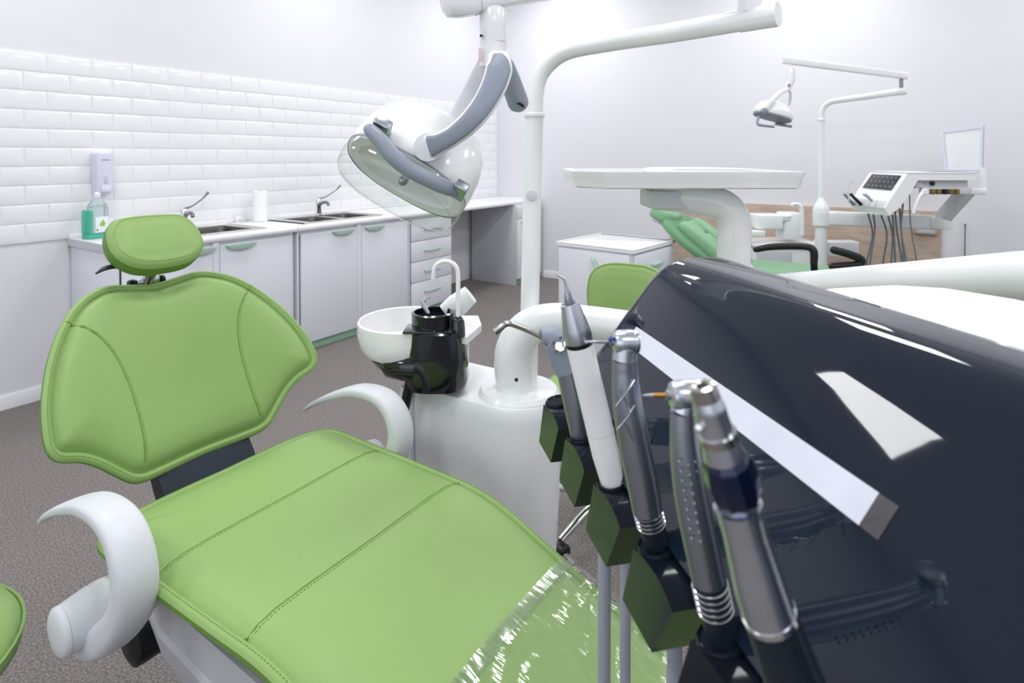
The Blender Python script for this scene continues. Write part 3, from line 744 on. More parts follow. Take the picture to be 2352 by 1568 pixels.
mk('cup_ring', lathe(CR, ZZ, [(.06, 0), (.06, .042), (.052, .044), (.050, .02), (.02, .018)], 36), M_navy, un)
mk('cup_grid', lathe(CR + V((0, 0, .019)), ZZ, [(.046, 0), (.046, .003), (.03, .004), (.01, .004)], 24), M_bracket, un)
g0 = W(1052, 730, 1.63)
gp = [g0, W(1052, 680, 1.63), W(1052, 630, 1.63), W(1047, 612, 1.63), W(1036, 603, 1.63), W(1022, 600, 1.63), W(1008, 604, 1.63), W(998, 616, 1.63), W(995, 640, 1.63)]
mk('cup_filler', tube(catmull(gp, 6), .0062, 14), M_white, un)
mk('filler_base', lathe(g0 - ZZ * .05, ZZ, [(.02, 0), (.018, .04), (.012, .052), (.007, .056)], 20), M_navy, un)
PB = W(1085, 752, 1.74)
mk('side_tray', prism(V((0, 0, PB.z)), X_, Y_, ZZ, [tuple((W(x, y, d) - O_).to_2d()) for x, y, d in ((1020, 745, 1.66), (1072, 775, 1.62), (1106, 735, 1.74), (1098, 716, 1.84), (1030, 716, 1.84))], -.012, .008, .006), M_white, un)
mk('side_tray_post', tube([W(1072, 850, 1.74), W(1073, 770, 1.74)], .006, 12), M_white, un)
hp_ = [W(1025, 720, 1.72), W(1050, 700, 1.72), W(1080, 676, 1.72)]
mk('suction_holder', sweep(hp_, ZZ, [(.03, .012), (.034, .02), (.028, .022)], 20), M_white, un)
mk('syringe_tip', tube(catmull([W(966, 690, 1.66), W(972, 700, 1.66), W(982, 720, 1.66)], 4), .0075, 10), M_silver, un)
mk('syringe_nozzle', tube(catmull([W(974, 695, 1.66), W(980, 684, 1.66), W(990, 683, 1.66)], 4), .003, 8), M_chrome, un)
mk('drain_leg', tube([W(948, 850, 1.63), W(924, 960, 1.63)], .014, 12), M_black, un)

# ================================================================== OPERATING LAMP (foreground)
lp = thing('operating_lamp', 'large white operating lamp with clear cover hanging over the lime chair from a bent pole', 'lamp', (1.44, .9, UZ))
pb = W(1213, 878, 1.71)
pp = [V((pb.x, pb.y, UZ + .016)), W(1216, 760, 1.712), W(1221, 500, 1.715), W(1227, 262, 1.72)]
mk('pole', tube(pp, .027, 28), M_white, lp)
bend = [W(1227, 262, 1.72), W(1229, 215, 1.72), W(1240, 172, 1.715), W(1268, 138, 1.70), W(1310, 115, 1.67), W(1400, 97, 1.60), W(1560, 72, 1.48), W(1770, 35, 1.345)]
mk('lower_arm', tube(catmull(bend, 7), .0255, 28), M_white, lp)
mk('pole_collar', lathe(W(1227, 265, 1.72), ZZ, [(.027, -.006), (.031, -.004), (.031, .004), (.027, .006)], 28), M_white, lp)
mk('pole_plug', lathe(W(1220.5, 447, 1.7145) - V((FW.x, FW.y, 0)).normalized() * .024, V((-FW.x, -FW.y, 0)), [(.0155, 0), (.0155, .0042), (.012, .005)], 24), M_arm, lp)
e0, e1 = W(1700, 47, 1.39), W(1788, 32, 1.335)
mk('arm_end_sleeve', tube([e0, e1], .0285, 28), M_white, lp)
vp = W(1722, 30, 1.375)
mk('arm_pivot', lathe(vp, ZZ, [(.027, 0), (.027, .10), (.03, .105), (.03, .12)], 24), M_white, lp)
u0, u1 = W(1052, -8, 1.13), vp + ZZ * .15
ud = (u1 - u0)
mk('spring_arm', sweep([u0 - ud * .045, u0 - ud * .035, u0 - ud * .01, u0 + ud * .03, u0 + ud * .12, u0 + ud * .5, u1], ZZ, [(.024, .018), (.034, .026), (.038, .030), (.039, .031), (.036, .03), (.034, .03), (.034, .03)], 24, 4.5), M_white, lp)
mk('arm_end_seam', sweep([u0 + ud * .045, u0 + ud * .047], ZZ, [(.0395, .0315), (.0395, .0315)], 24, 4.5), M_carc, lp)
jt = W(1133, 30, 1.15)
mk('hanger', lathe(W(1133, 98, 1.15), ZZ, [(.0255, 0), (.0265, .003), (.0265, .062), (.024, .066)], 28), M_white, lp)
mk('hanger_screw', lathe(W(1105, 82, 1.128), ray(1105, 82) * -1, [(.0028, -.004), (.0028, .004)], 8), M_black, lp)
mk('swivel', lathe(W(1130, 155, 1.15), W(1133, 98, 1.15) - W(1130, 155, 1.15), [(.024, 0), (.0245, .03), (.0265, .046), (.0265, .0475)], 28), M_whitem, lp)
mk('warning_sticker', fbox(W(1104, 125, 1.126), RT, UP, FW, -.004, .004, -.014, .012, -.001, .0015, .0005), M_red, lp)
TC = -FW
AX = (RT * .867 - UP * .498).normalized()
th = radians(35)
BN = ((RT * -.498 - UP * .867) * cos(th) + TC * sin(th)).normalized()
MN = AX.cross(BN)
if MN.dot(TC) < 0: MN = -MN
RC = W(930, 410, 1.15)
def lring(a, b, s, p=2.5, n=48, dm=0):
    r = []
    for j in range(n):
        q = 2 * pi * j / n; c, sn = cos(q), sin(q)
        r.append(RC + AX * (a * math.copysign(abs(c) ** (2 / p), c)) + MN * (b * math.copysign(abs(sn) ** (2 / p), sn) + dm) + BN * s)
    return r
hg = mk('lamp_head', loft([lring(.122, .078, .0), lring(.1285, .083, -.003), lring(.13, .085, -.03), lring(.128, .084, -.065), lring(.118, .077, -.105), lring(.098, .064, -.135), lring(.066, .044, -.155), lring(.03, .02, -.162)], False, True), M_white, lp, 60)
mk('head_rim_line', loft([lring(.1292, .0837, -.0055), lring(.1297, .0842, -.0035), lring(.1292, .0837, -.0015)], False, False), M_ggrey, hg)
mk('reflector', loft([lring(.105, .064, -.002, 2), lring(.099, .061, -.009, 2), lring(.075, .046, -.019, 2), lring(.04, .025, -.026, 2), lring(.01, .006, -.028, 2)], False, True), M_reflector, hg, 60)
mk('inner_bezel', loft([lring(.122, .078, .0), lring(.105, .064, -.002, 2)], False, False), M_whitem, hg)
mk('bulb', tube([RC + BN * .008, RC + BN * -.026], .009, 14, round_end=True), M_dsilver, hg)
mk('clear_cover', loft([lring(.128, .0825, .0005), lring(.129, .083, .018), lring(.127, .081, .034, 2.3), lring(.118, .071, .047, 2.2), lring(.085, .05, .056, 2.1), lring(.04, .024, .06, 2)], False, True), M_lens, hg, 60)
mk('cover_edge', tube(lring(.124, .078, .04, 2.25), .0016, 6, closed=True), M_lens, hg)
gpts = [(846, 296, 1.075), (852, 300, 1.06), (872, 321, 1.05), (900, 356, 1.042), (936, 386, 1.04), (982, 411, 1.04), (1021, 429, 1.045), (1046, 437, 1.055)]
mk('grip_handle', tube(catmull([W(*q) for q in gpts], 6), [.009, .0125, .014, .0145, .0145, .014, .0135, .012], 18, round_end=True), M_ggrey, hg)
mk('grip_mount', fbox(W(1056, 440, 1.062), AX, MN, BN, -.012, .012, -.012, .03, -.006, .012, .002), M_dsilver, hg)
mk('grip_mount', fbox(W(872, 292, 1.08), AX, MN, BN, -.012, .02, -.016, .02, -.012, .008, .003), M_dsilver, hg)
yk = [(990, 336, 1.062), (1012, 328, 1.052), (1042, 311, 1.045), (1078, 281, 1.045), (1110, 242, 1.055), (1134, 198, 1.07), (1146, 160, 1.085), (1146, 132, 1.10)]
yp = catmull([W(*q) for q in yk], 6)
ya = mk('yoke_arm', sweep(yp, FW, [(.016, .021), (.014, .0185), (.013, .018), (.013, .02), (.0135, .0215), (.014, .0235), (.016, .025), (.018, .018)], 24, 3.5), M_whitem, lp, 60)
mk('yoke_cover', sweep([q - FW * .0105 for q in yp], FW, [(.008, .0195), (.008, .0155), (.008, .0145), (.008, .0165), (.008, .0185), (.008, .0205), (.009, .022), (.009, .016)], 24, 2.6), M_ggrey, ya, 60)
mk('yoke_arm', sweep(catmull([W(1128, 135, 1.17), W(1112, 160, 1.20), W(1088, 205, 1.225), W(1062, 250, 1.235), W(1042, 285, 1.235), W(1020, 320, 1.23)], 6), FW, [(.016, .02), (.014, .02), (.013, .02), (.012, .02), (.012, .018), (.012, .016)], 24, 3.5), M_arm, lp, 60)
mk('yoke_pivot', tube([W(982, 338, 1.075), W(1000, 345, 1.13)], .026, 24), M_whitem, hg)
mk('aiming_grip', tube([W(1160, 150, 1.14), W(1172, 185, 1.16), W(1190, 235, 1.19)], [.018, .0205, .0215], 22, round_end=True), M_ggrey, lp)
mk('grip_slot', fbox(W(1196, 240, 1.17), AX * -1, UP, FW, -.008, .010, -.003, .003, -.004, .004, .001), M_dark, lp)
mk('yoke_hub', tube([W(1148, 140, 1.10), W(1128, 140, 1.185)], .021, 22), M_whitem, lp)

# ================================================================== INSTRUMENT CONSOLE (right foreground)
dl = thing('instrument_console', 'glossy dark slate instrument console with white deck on a white spring arm', 'console', K(.2, .3, 1.1))
face = [(.150, 1.1455), (.160, 1.158), (.172, 1.1732), (.184, 1.1885), (.194, 1.2012), (.203, 1.2126), (.211, 1.2228), (.222, 1.2367), (.231, 1.2476), (.240, 1.2565), (.250, 1.2635), (.261, 1.2672), (.278, 1.268), (.297, 1.2675)]
fp = catmull([V((a, b, 0)) for a, b in face], 4)
prof = [(p.x, p.y) for p in fp] + [(.302, 1.262), (.302, 1.14), (.29, 1.125), (.16, 1.122)]
def cring(r, ins):
    cxp, czp = .24, 1.19
    return [K(r, cxp + (a - cxp) * (1 - ins), czp + (b - czp) * (1 - ins)) for a, b in prof]
panel = mk('front_panel', loft([cring(-.16, 0), cring(.1, 0), cring(.3, 0), cring(.488, 0), cring(.494, .008), cring(.498, .03), cring(.4995, .07)]), M_slate, dl, 50)
def on_face(s_, lift=.0006):
    pts = fp
    for p, q in zip(pts[:-1], pts[1:]):
        if p.x <= s_ <= q.x:
            t = (s_ - p.x) / (q.x - p.x); n = V((-(q.y - p.y), q.x - p.x)).normalized()
            return s_ + n.x * lift, p.y + (q.y - p.y) * t + n.y * lift
def facestrip(s0, s1, r0, r1, lift, skew=0):
    ss = [s0 + (s1 - s0) * i / 6 for i in range(7)]; lo = [on_face(a, -.0003) for a in ss]; hi = [on_face(a, lift) for a in ss]
    ring = lambda r, k: [K(r + k * (a[0] - s0), a[0], a[1]) for a in hi] + [K(r + k * (a[0] - s0), a[0], a[1]) for a in lo[::-1]]
    return loft([ring(r0, skew), ring(r1, skew)])
mk('white_strip', facestrip(.1955, .2055, .2135, .466, .0007), M_strip, panel, label='plain pale strip along the dark panel')
mk('strip_tape', facestrip(.1955, .2055, .2035, .2132, .0005), M_tape, panel)
# lower tray body and white deck behind the panel
mk('console_body', prism(V((0, 0, 0)), RE, SN, ZZ, [(-.16, .303), (.36, .303), (.385, .315), (.397, .345), (.397, .40), (.375, .432), (.34, .44), (-.16, .44)], 1.15, 1.244, .006), M_whitem, dl)
mk('white_deck', prism(V((0, 0, 0)), RE, SN, ZZ, [(-.17, .304), (.37, .304), (.398, .315), (.403, .345), (.403, .40), (.385, .43), (.345, .446), (-.17, .446)], 1.2445, 1.256, .005), M_white, dl)
# spring arm that carries the console
q0, q1, q2 = W(1690, 668, 1.20), W(2352, 634, .60), W(2900, 640, .43)
ad = (q2 - q1)
mk('carrier_arm', tube([q0, q0.lerp(q1, .5), q1, q1 + ad * .6], .0255, 28), M_white, dl)
ae = q1 + ad * .6
mk('arm_elbow', tube([ae + V((0, 0, .05)), ae - V((0, 0, .05))], .032, 28), M_white, dl)
mk('arm_link', tube([ae + V((0, 0, -.03)), K(.05, .43, 1.2)], .025, 20), M_white, dl)
mk('arm_column', tube([V((q0.x, q0.y, .92)), V((q0.x, q0.y, 1.14))], .032, 28), M_white, dl)
mk('pipe_joint', tube([V((1.52, .48, .90)), V((q0.x, q0.y, .90))], .042, 28), M_white, dl)
mk('column_cap', lathe(V((q0.x, q0.y, .86)), ZZ, [(.05, 0), (.052, .02), (.052, .085), (.04, .1)], 28), M_white, dl)
# holders
RH = [.437, .371, .304, .239, .173]
for i, r in enumerate([.503] + RH):
    h = mk('holder', prism(K(r, 0, 0), RE, ZZ, SN, [(.008, 1.137), (.024, 1.096), (-.016, 1.097), (-.039, 1.136), (-.033, 1.1395), (-.021, 1.142), (-.006, 1.1405)], .136, .186, .0022, 3), M_slate2, dl, 30)
    mk('holder_collar', lathe(K(r, .1475, 1.1365), K(0, -.030, .13) - K(0, 0, 0), [(.009, 0), (.0105, .002), (.0108, .006), (.0098, .0075), (.0088, .006)], 24), M_slate2, h)
    mk('holder_bracket', fbox(K(r, .186, 1.128), SN, RE, ZZ, -.012, .012, -.026, .006, -.012, .012, .003), M_slate2, h)

# ================================================================== INSTRUMENTS
def hpv(px, py, r): return onr(px, py, r)
def body(pts, rad, n=24): return tube(pts, rad, n)
def instrument(name, label, p0): return thing(name, label, 'instrument', p0, 'instruments in the console holders')
def hose(root, r, px=None, rad=.0044, end=.5):
    a = K(r, .158, 1.1); c = onr(px, 1420, r) if px else a - SN * .01 - ZZ * .1
    c2_ = V((c.x, c.y, c.z - .18))
    a = V((c.x, c.y, 1.085))
    mk('hose', tube(catmull([a + ZZ * .0125, a - ZZ * .06, a - ZZ * .16, a - ZZ * .3 + SN * .004, a - ZZ * .45 + SN * .012, V((a.x, a.y, end)) + SN * .02], 6), rad, 14), M_hose, root)
# 1 air-water syringe
r = RH[0]; P = lambda x, y, dr=0: onr(x, y, r + dr)
t = instrument('air_water_syringe', 'air-water syringe with bent steel nozzle and two buttons, farthest in the row', P(1338, 1005))
b = mk('handle', tube(catmull([P(1338, 1008), P(1322, 930), P(1305, 855), P(1297, 830)], 5), [.0088, .0094, .0088, .0082], 22), M_dsilver, t)
mk('handle_grip', tube([P(1341, 985), P(1318, 872)], [.0075, .0078], 18), M_bracket, b)
hx = catmull([P(1300, 850), P(1288, 815), P(1276, 788), P(1262, 772), P(1243, 772)], 5)
mk('head', sweep(hx, FW, [(.009, .009), (.0092, .010), (.0095, .0095), (.009, .0075), (.006, .005)], 22, 2.6), M_ggrey, t, 60)
mk('nozzle', tube(catmull([P(1250, 776), P(1215, 759), P(1190, 749), P(1172, 743), P(1160, 745), P(1148, 754), P(1136, 762)], 5), [.0023, .0023, .0023, .0023, .0023, .0025, .0027], 12), M_nickel, t)
nrm = (TC * .7 + UP * .6 + RT * .3).normalized()
for bx2, by2 in ((1282, 800), (1301, 792)):
    mk('button', lathe(P(bx2, by2, -.008), nrm, [(.0042, 0), (.0042, .0035), (.0036, .0042)], 16), M_chrome, t)
for bx2, by2 in ((1272, 788), (1288, 776)):
    mk('button_mark', lathe(P(bx2, by2, -.010), nrm, [(.0011, 0), (.0011, .0006)], 8), M_bracket, t)
hose(t, r, 1437)
# 2 ultrasonic scaler
r = RH[1]
t = instrument('ultrasonic_scaler', 'white ultrasonic scaler with silver cone and curved tip', P(1408, 1110))
a0, a1 = P(1408, 1112), P(1331, 790)
bd = mk('body', tube([a0, a0.lerp(a1, .22), a0.lerp(a1, .23), a0.lerp(a1, .5), a1], [.0078, .0092, .0092, .0091, .0091], 28), M_porc, t)
mk('body_joint', tube([a0.lerp(a1, .385), a0.lerp(a1, .388)], .00925, 28), M_carc, bd)
ad_ = (a1 - a0).normalized()
mk('black_ring', lathe(a1, ad_, [(.0091, -.0005), (.0094, .0), (.0094, .0022), (.009, .0026)], 28), M_black, t)
L = (P(1308, 697) - a1).length
mk('cone', lathe(a1 + ad_ * .0024, ad_, [(.0093, 0), (.0096, .003), (.0088, .009), (.0068, L * .75), (.006, L - .0024), (.0052, L - .0022), (.0045, L - .005)], 30), M_silver, t)
mk('tip_nut', tube([a1 + ad_ * (L - .004), P(1306, 690), P(1304, 676), P(1303, 668)], [.003, .0028, .0024, .0016], 12), M_dsilver, t)
mk('tip', tube(catmull([P(1304, 672), P(1301, 655), P(1297, 643), P(1288, 635), P(1275, 631)], 6), [.0017, .0013, .001, .0008, .0003], 10), M_chrome, t)
hose(t, r, 1388)
# 3 and 4: turbine handpieces
def turbine(label, r, cl, rad, headp, headr, headl, burlen, burmat, ringpx, conn, metal, ring_mat):
    P = lambda x, y, dr=0: onr(x, y, r + dr)
    t = instrument('turbine_handpiece', label, P(*cl[0]))
    b = mk('handle', tube(catmull([P(*c) for c in cl], 6), rad, 26), metal, t)
    hc = P(*headp); ax = (RT * .99 + UP * -.03 + FW * .1).normalized()
    hd_ = mk('head', lathe(hc - ax * headl * .5, ax, [(headr * .45, -.0004), (headr * .82, .0006), (headr * .95, headl * .18), (headr, headl * .5), (headr, headl * .78), (headr * .93, headl * .80), (headr * .95, headl * .84), (headr * .9, headl * .98), (headr * .6, headl)], 30), M_silver, t)
    mk('neck', tube([P(*cl[-1]), P(cl[-1][0] + (headp[0] - cl[-1][0]) * .7, cl[-1][1] + (headp[1] - cl[-1][1]) * .7)], [rad[-1], rad[-1] * .95], 22), M_silver, t)
    b0 = hc - ax * headl * .5
    mk('chuck', lathe(b0, -ax, [(.0022, -.001), (.0022, .0016), (.0016, .002)], 14), M_dsilver, hd_)
    mk('bur_shank', lathe(b0, -ax, [(.0009, 0), (.0009, burlen * .62)], 10), burmat, hd_)
    mk('bur_tip', lathe(b0 - ax * burlen * .62, -ax, [(.0009, 0), (.0006, burlen * .2), (.0003, burlen * .38)], 8), M_dsilver, hd_)
    c0, c1 = P(*conn[0]), P(*conn[1]); cax = (c1 - c0).normalized(); cl_ = (c1 - c0).length
    mk('coupling', tube([c0, c0.lerp(c1, .5), c1], [.0066, .0076, .0076], 26), M_bracket, t)
    for k in range(5):
        mk('coupling_ring', lathe(c0 + cax * cl_ * (.52 + .1 * k), cax, [(.0075, -.0004), (.0082, 0), (.0075, .0004)], 26), ring_mat, t)
    return t, b, P
t, b, P3 = turbine('slim silver turbine handpiece with crossed grooves and thin bur, between scaler and ribbed handpiece', RH[2],
    [(1487, 1172), (1474, 1100), (1459, 1030), (1446, 960), (1438, 900), (1435, 850), (1434, 825)], [.0083, .0088, .0088, .0085, .0078, .0068, .0066],
    (1437, 785), .0066, .0138, .016, M_dsilver, None, ((1508, 1248), (1484, 1160)), M_dsilver, M_chrome)
mk('bur_ring', lathe(P3(1399, 779), (RT * .99 - UP * .03), [(.0013, 0), (.0013, .002)], 10), M_blueb, b)
def groove(a, b_, c):
    return tube(catmull([P3(*a, -.0078), P3(*b_, -.0086), P3(*c, -.0076)], 5), .0004, 6)
for gpt in (((1420, 890), (1440, 930), (1458, 980)), ((1458, 872), (1440, 900), (1415, 932)), ((1416, 945), (1440, 985), (1462, 1025)), ((1458, 930), (1440, 960), (1418, 985))):
    mk('groove_line', groove(*gpt), M_silver, b)
hose(t, RH[2], 1550)
t, b, P4 = turbine('ribbed silver turbine handpiece with dimpled grip and golden bur', RH[3],
    [(1632, 1350), (1608, 1240), (1588, 1140), (1576, 1060), (1570, 1000), (1569, 945)], [.0074, .0076, .0074, .0068, .0060, .0054],
    (1578, 907), .0066, .0155, .0125, M_gold, None, ((1660, 1470), (1628, 1330)), M_dsilver, M_chrome)
for k in range(9):
    yy = 1060 + k * 22; xx = 1576 + max(0, (yy - 1060)) * .16
    for dx2 in (-15, 5, 20):
        p = P4(xx + dx2, yy + (8 if dx2 == 5 else 0), -.0062 if dx2 != 5 else -.0072)
        mk('dimple', ball(p, .0008, 8), M_dsilver, b)
hose(t, RH[3])
# 5 low-speed motor
r = RH[4]; P = lambda x, y, dr=0: onr(x, y, r + dr)
t = instrument('motor_handpiece', 'large silver and black motor handpiece nearest the camera, without a bur', P(1830, 1568))
mk('motor_sleeve', tube([P(1880, 1700), P(1815, 1540), P(1768, 1412)], [.0102, .0096, .0086], 28), M_bracket, t)
mk('sleeve_ring', tube([P(1769, 1414), P(1764, 1402)], .0091, 28), M_chrome, t)
mk('body', tube(catmull([P(1765, 1405), P(1748, 1355), P(1730, 1290), P(1712, 1225), P(1700, 1180), P(1694, 1158)], 6), [.0088, .0086, .0079, .0072, .0074, .0078], 30), M_silver, t)
mk('black_band', tube(catmull([P(1695, 1160), P(1688, 1130), P(1678, 1095), P(1668, 1060), P(1660, 1040)], 6), [.0066, .0082, .0086, .0078, .0062], 10), M_deepblue, t, 20)
mk('front_ring', tube([P(1662, 1048), P(1652, 1012)], [.0066, .0060], 28), M_silver, t)
mk('ring_ball', ball(P(1606, 985, -.002), .0016, 10), M_chrome, t)
mk('latch_ring', tube([P(1651, 1010), P(1646, 992)], [.0064, .0064], 24), M_nickel, t)
mk('neck', tube(catmull([P(1647, 1000), P(1637, 965), P(1628, 935), P(1620, 905)], 5), [.0056, .0053, .0052, .0040], 22), M_silver, t)
mk('nose', lathe(P(1622, 915), P(1612, 882) - P(1622, 915), [(.0046, 0), (.0042, .0046), (.003, .005), (.002, .0046), (.0016, .003)], 20), M_nickel, t)
mk('nose_hole', lathe(P(1615, 889, -.001), P(1612, 882) - P(1622, 915), [(.0014, 0), (.0014, .0006)], 12), M_dark, t)
hose(t, r)

# ================================================================== INSTRUMENT TRAY on its own arm
TZ = 1.334
t = thing('tray_table', 'white tray with chamfered corners on a bent white pipe behind the dark console', 'tray table', W(1690, 560, 1.05))
FH = V((FW.x, FW.y, 0)).normalized()
fc = W(1610, 400, .97); fc.z = 0
tw = [(-.16, 0), (.168, 0), (.182, .02), (.182, .27), (.165, .29), (-.18, .29), (-.207, .26), (-.207, .055)]
def tring(f, z, dy=0): return [fc + RT * (a * f) + FH * (.14 + (b_ - .14) * f) + ZZ * z for a, b_ in tw]
mk('tray', loft([tring(.94, TZ - .0285), tring(.962, TZ - .0265), tring(.975, TZ - .012), tring(1, TZ - .002), tring(1, TZ), tring(.985, TZ), tring(.955, TZ - .006), tring(.5, TZ - .006)]), M_white, t, 30)
e = W(1686, 480, 1.05)
tp = [V((e.x, e.y, 1.12)), V((e.x, e.y, 1.2)), W(1687, 540, 1.05), W(1686, 510, 1.05), W(1678, 488, 1.052), W(1660, 472, 1.056), W(1630, 463, 1.062), W(1570, 453, 1.075), W(1505, 446, 1.09)]
mk('pipe', tube(catmull(tp, 6), .0285, 28), M_white, t)
mk('under_bracket', fbox(W(1560, 450, 1.085), RT, FH, ZZ, -.06, .075, -.036, .06, -.022, .012, .006), M_arm, t)
mk('post_base', tube([V((e.x, e.y, 1.125)), q0.lerp(q1, .12)], .03, 24), M_white, t)
solo('paper_sheet', loft([[fc + RT * (a * f) + FH * b_ + ZZ * (TZ - .0055 + z) for a, b_ in ((-.05, .05), (.155, .04), (.16, .24), (-.04, .25))] for f, z in ((1, 0), (1, .004), (.9, .0075), (.5, .009))]), M_paper, 'folded white sheet lying on the white tray', 'sheet')

# ================================================================== LIME STOOLS
def stool(label, c, rz, seat_z, with_back=True):
    c = V(c); ax = V((cos(rz), sin(rz), 0)); ay = V((-sin(rz), cos(rz), 0))
    t = thing('stool', label, 'stool', c, 'lime dentist stools')
    s = mk('seat', lathe(c + ZZ * seat_z, ZZ, [(.15, -.045), (.2, -.04), (.225, -.02), (.228, 0), (.215, .02), (.17, .032), (.08, .037), (.01, .038)], 44), M_lime, t, 60)
    mk('seat_piping', tube([c + ZZ * (seat_z + .006) + (ax * cos(q) + ay * sin(q)) * .2275 for q in [2 * pi * i / 48 for i in range(48)]], .003, 6, closed=True), M_lime, s)
    mk('gas_lift', tube([c + ZZ * .1, c + ZZ * .3, c + ZZ * .301, c + ZZ * (seat_z - .04)], [.028, .028, .018, .018], 20), M_chrome, t)
    mk('hub', lathe(c + ZZ * .07, ZZ, [(.045, 0), (.05, .02), (.045, .06), (.03, .07)], 24), M_chrome, t)
    for k in range(5):
        q = rz + 2 * pi * k / 5 + .35; d_ = V((cos(q), sin(q), 0))
        mk('leg', sweep(catmull([c + d_ * .03 + ZZ * .11, c + d_ * .14 + ZZ * .1, c + d_ * .27 + ZZ * .068], 5), ZZ, [(.018, .016), (.014, .014), (.010, .012)], 16), M_chrome, t)
        w_ = c + d_ * .265 + V((-d_.y, d_.x, 0)) * -.02
        mk('caster', lathe(w_ + ZZ * .029, V((-d_.y, d_.x, 0)), [(.022, -.002), (.028, .003), (.028, .036), (.022, .042)], 18), M_black, t)
    if with_back:
        bo2 = dense([(0, .11), (.09, .105), (.15, .07), (.165, .0), (.15, -.08), (.09, -.115), (0, -.12), (-.09, -.115), (-.15, -.08), (-.165, 0), (-.15, .07), (-.09, .105)], 80)
        bc = c + ax * .235 + ZZ * (seat_z + .315)
        sf = lambda u, v, w_: bc + ay * u + ax * (v * .18 - w_ - .9 * u * u) + ZZ * v
        tb = [(0, -.01), (.004, .0), (.01, .005), (.02, .01), (.05, .016), (.1, .02)]
        b = mk('backrest', cushion_front(bo2, sf, tb, (0, 0), .01), M_lime, t, 60)
        mk('back_cover', loft([[sf(u, v, -.01) for u, v in bo2], [sf(u * .98, v * .98, -.025) for u, v in bo2], [sf(u * .6, v * .6, -.032) for u, v in bo2]], False, True), M_limed, b)
        mk('edge_piping', tube([sf(u, v, .001) for u, v in inset(bo2, .003)], .003, 6, closed=True), M_lime, b)
        mk('back_bar', sweep(catmull([c + ax * .1 + ZZ * (seat_z - .045), c + ax * .26 + ZZ * (seat_z - .04), c + ax * .29 + ZZ * (seat_z + .05), bc + ax * .03 + ZZ * -.05], 6), ay, [(.022, .006), (.022, .006), (.022, .006), (.02, .006)], 16), M_chrome, t)
sc_ = onz(1395, 1205, 0)
stool('lime stool with rounded backrest and chrome star base, behind the dental unit', sc_, radians(5), .5)
stool('lime stool partly in view at the bottom left corner', (.19, 1.43, 0), radians(150), .5, False)

# ================================================================== SECOND TREATMENT PLACE (background)
FH = V((FW.x, FW.y, 0)).normalized()
X2 = 4.2
def B(px, py): return onx(px, py, X2)
c2 = thing('dental_chair', 'mint green padded dental chair with black armrests in front of the wood panel', 'dental chair', (X2, .9, 0))
t0, t1 = B(1583, 500), B(1735, 624)           # top and bottom of the back pad on the chair's middle plane
bd2 = (t0 - t1); BL = bd2.length; bv = bd2.normalized(); bn = V((0, -bv.z, bv.y)); 
if bn.z < 0: bn = -bn
def S2(u, v, w_): return t1 + X_ * u + bv * v + bn * w_
def rr(hw, hh, n=40, p=3.2, cx0=0, cy0=0):
    o = []
    for j in range(n):
        q = 2 * pi * j / n; c, s = cos(q), sin(q)
        o.append((cx0 + hw * math.copysign(abs(c) ** (2 / p), c), cy0 + hh * math.copysign(abs(s) ** (2 / p), s)))
    return o
def pad(out, surf, thick, bulge, m, name, parent, lab=None):
    n = len(out); cu = sum(a for a, b in out) / n; cv = sum(b for a, b in out) / n
    sc2 = lambda f: [(cu + (a - cu) * f, cv + (b - cv) * f) for a, b in out]
    return mk(name, loft([[surf(a, b, -thick) for a, b in sc2(.9)], [surf(a, b, -thick * .8) for a, b in sc2(.99)], [surf(a, b, -thick * .2) for a, b in out], [surf(a, b, bulge * .45) for a, b in sc2(.96)], [surf(a, b, bulge * .8) for a, b in sc2(.85)], [surf(a, b, bulge) for a, b in sc2(.6)], [surf(a, b, bulge) for a, b in sc2(.15)]]), m, parent, 60, label=lab)
_w = [(.2, BL + .1), (.3, BL + .05), (.36, BL - .06), (.36, BL - .2), (.3, BL - .33), (.2, BL - .42), (.16, .05)]
wing = dense([(0, BL + .11)] + _w + [(0, 0)] + [(-a * .8, b) for a, b in _w[::-1]], 70)
bk = pad(wing, lambda u, v, w_: S2(u, v, w_ - .075), .04, .02, M_mintdk, 'backrest', c2)
mk('back_frame', tube(catmull([S2(-.2, BL - .02, -.12), S2(-.2, BL * .5, -.12), S2(-.19, .05, -.12)], 5), .014, 10), M_white, c2)
for sg in (-1, 1):
    o_ = [(sg * .135 + a, BL * .5 + b) for a, b in rr(.075, BL * .5)]
    pad(o_, lambda u, v, w_: S2(u, v, w_ - .02), .05, .035, M_mintlea, 'side_bolster', bk)
for k in range(4):
    pad([(a, BL * (.12 + .245 * k) + b) for a, b in rr(.07, BL * .125)], lambda u, v, w_: S2(u, v, w_ - .025), .04, .022, M_mintlea, 'centre_pad', bk)
hc = B(1534, 483)
hv = (bv * .75 + Y_ * .5).normalized(); hn = V((0, -hv.z, hv.y)); hn = -hn if hn.z < 0 else hn
h2 = pad(rr(.14, .1, 40, 2.8), lambda u, v, w_: hc + X_ * u + hv * v + hn * (w_ - .02 + .8 * u * u), .06, .03, M_mintlea, 'headrest', c2)
mk('headrest_stem', tube([hc - hn * .07 - hv * .02, S2(0, BL * .95, -.1)], .02, 12), M_white, c2)
mk('headrest_mount', fbox(hc - hn * .1 + hv * .02, X_, hv, hn, -.05, .05, -.04, .05, -.01, .02, .006), M_arm, c2)
sz2 = B(1810, 612).z
sy0, sy1 = B(1700, 612).y, B(1905, 612).y
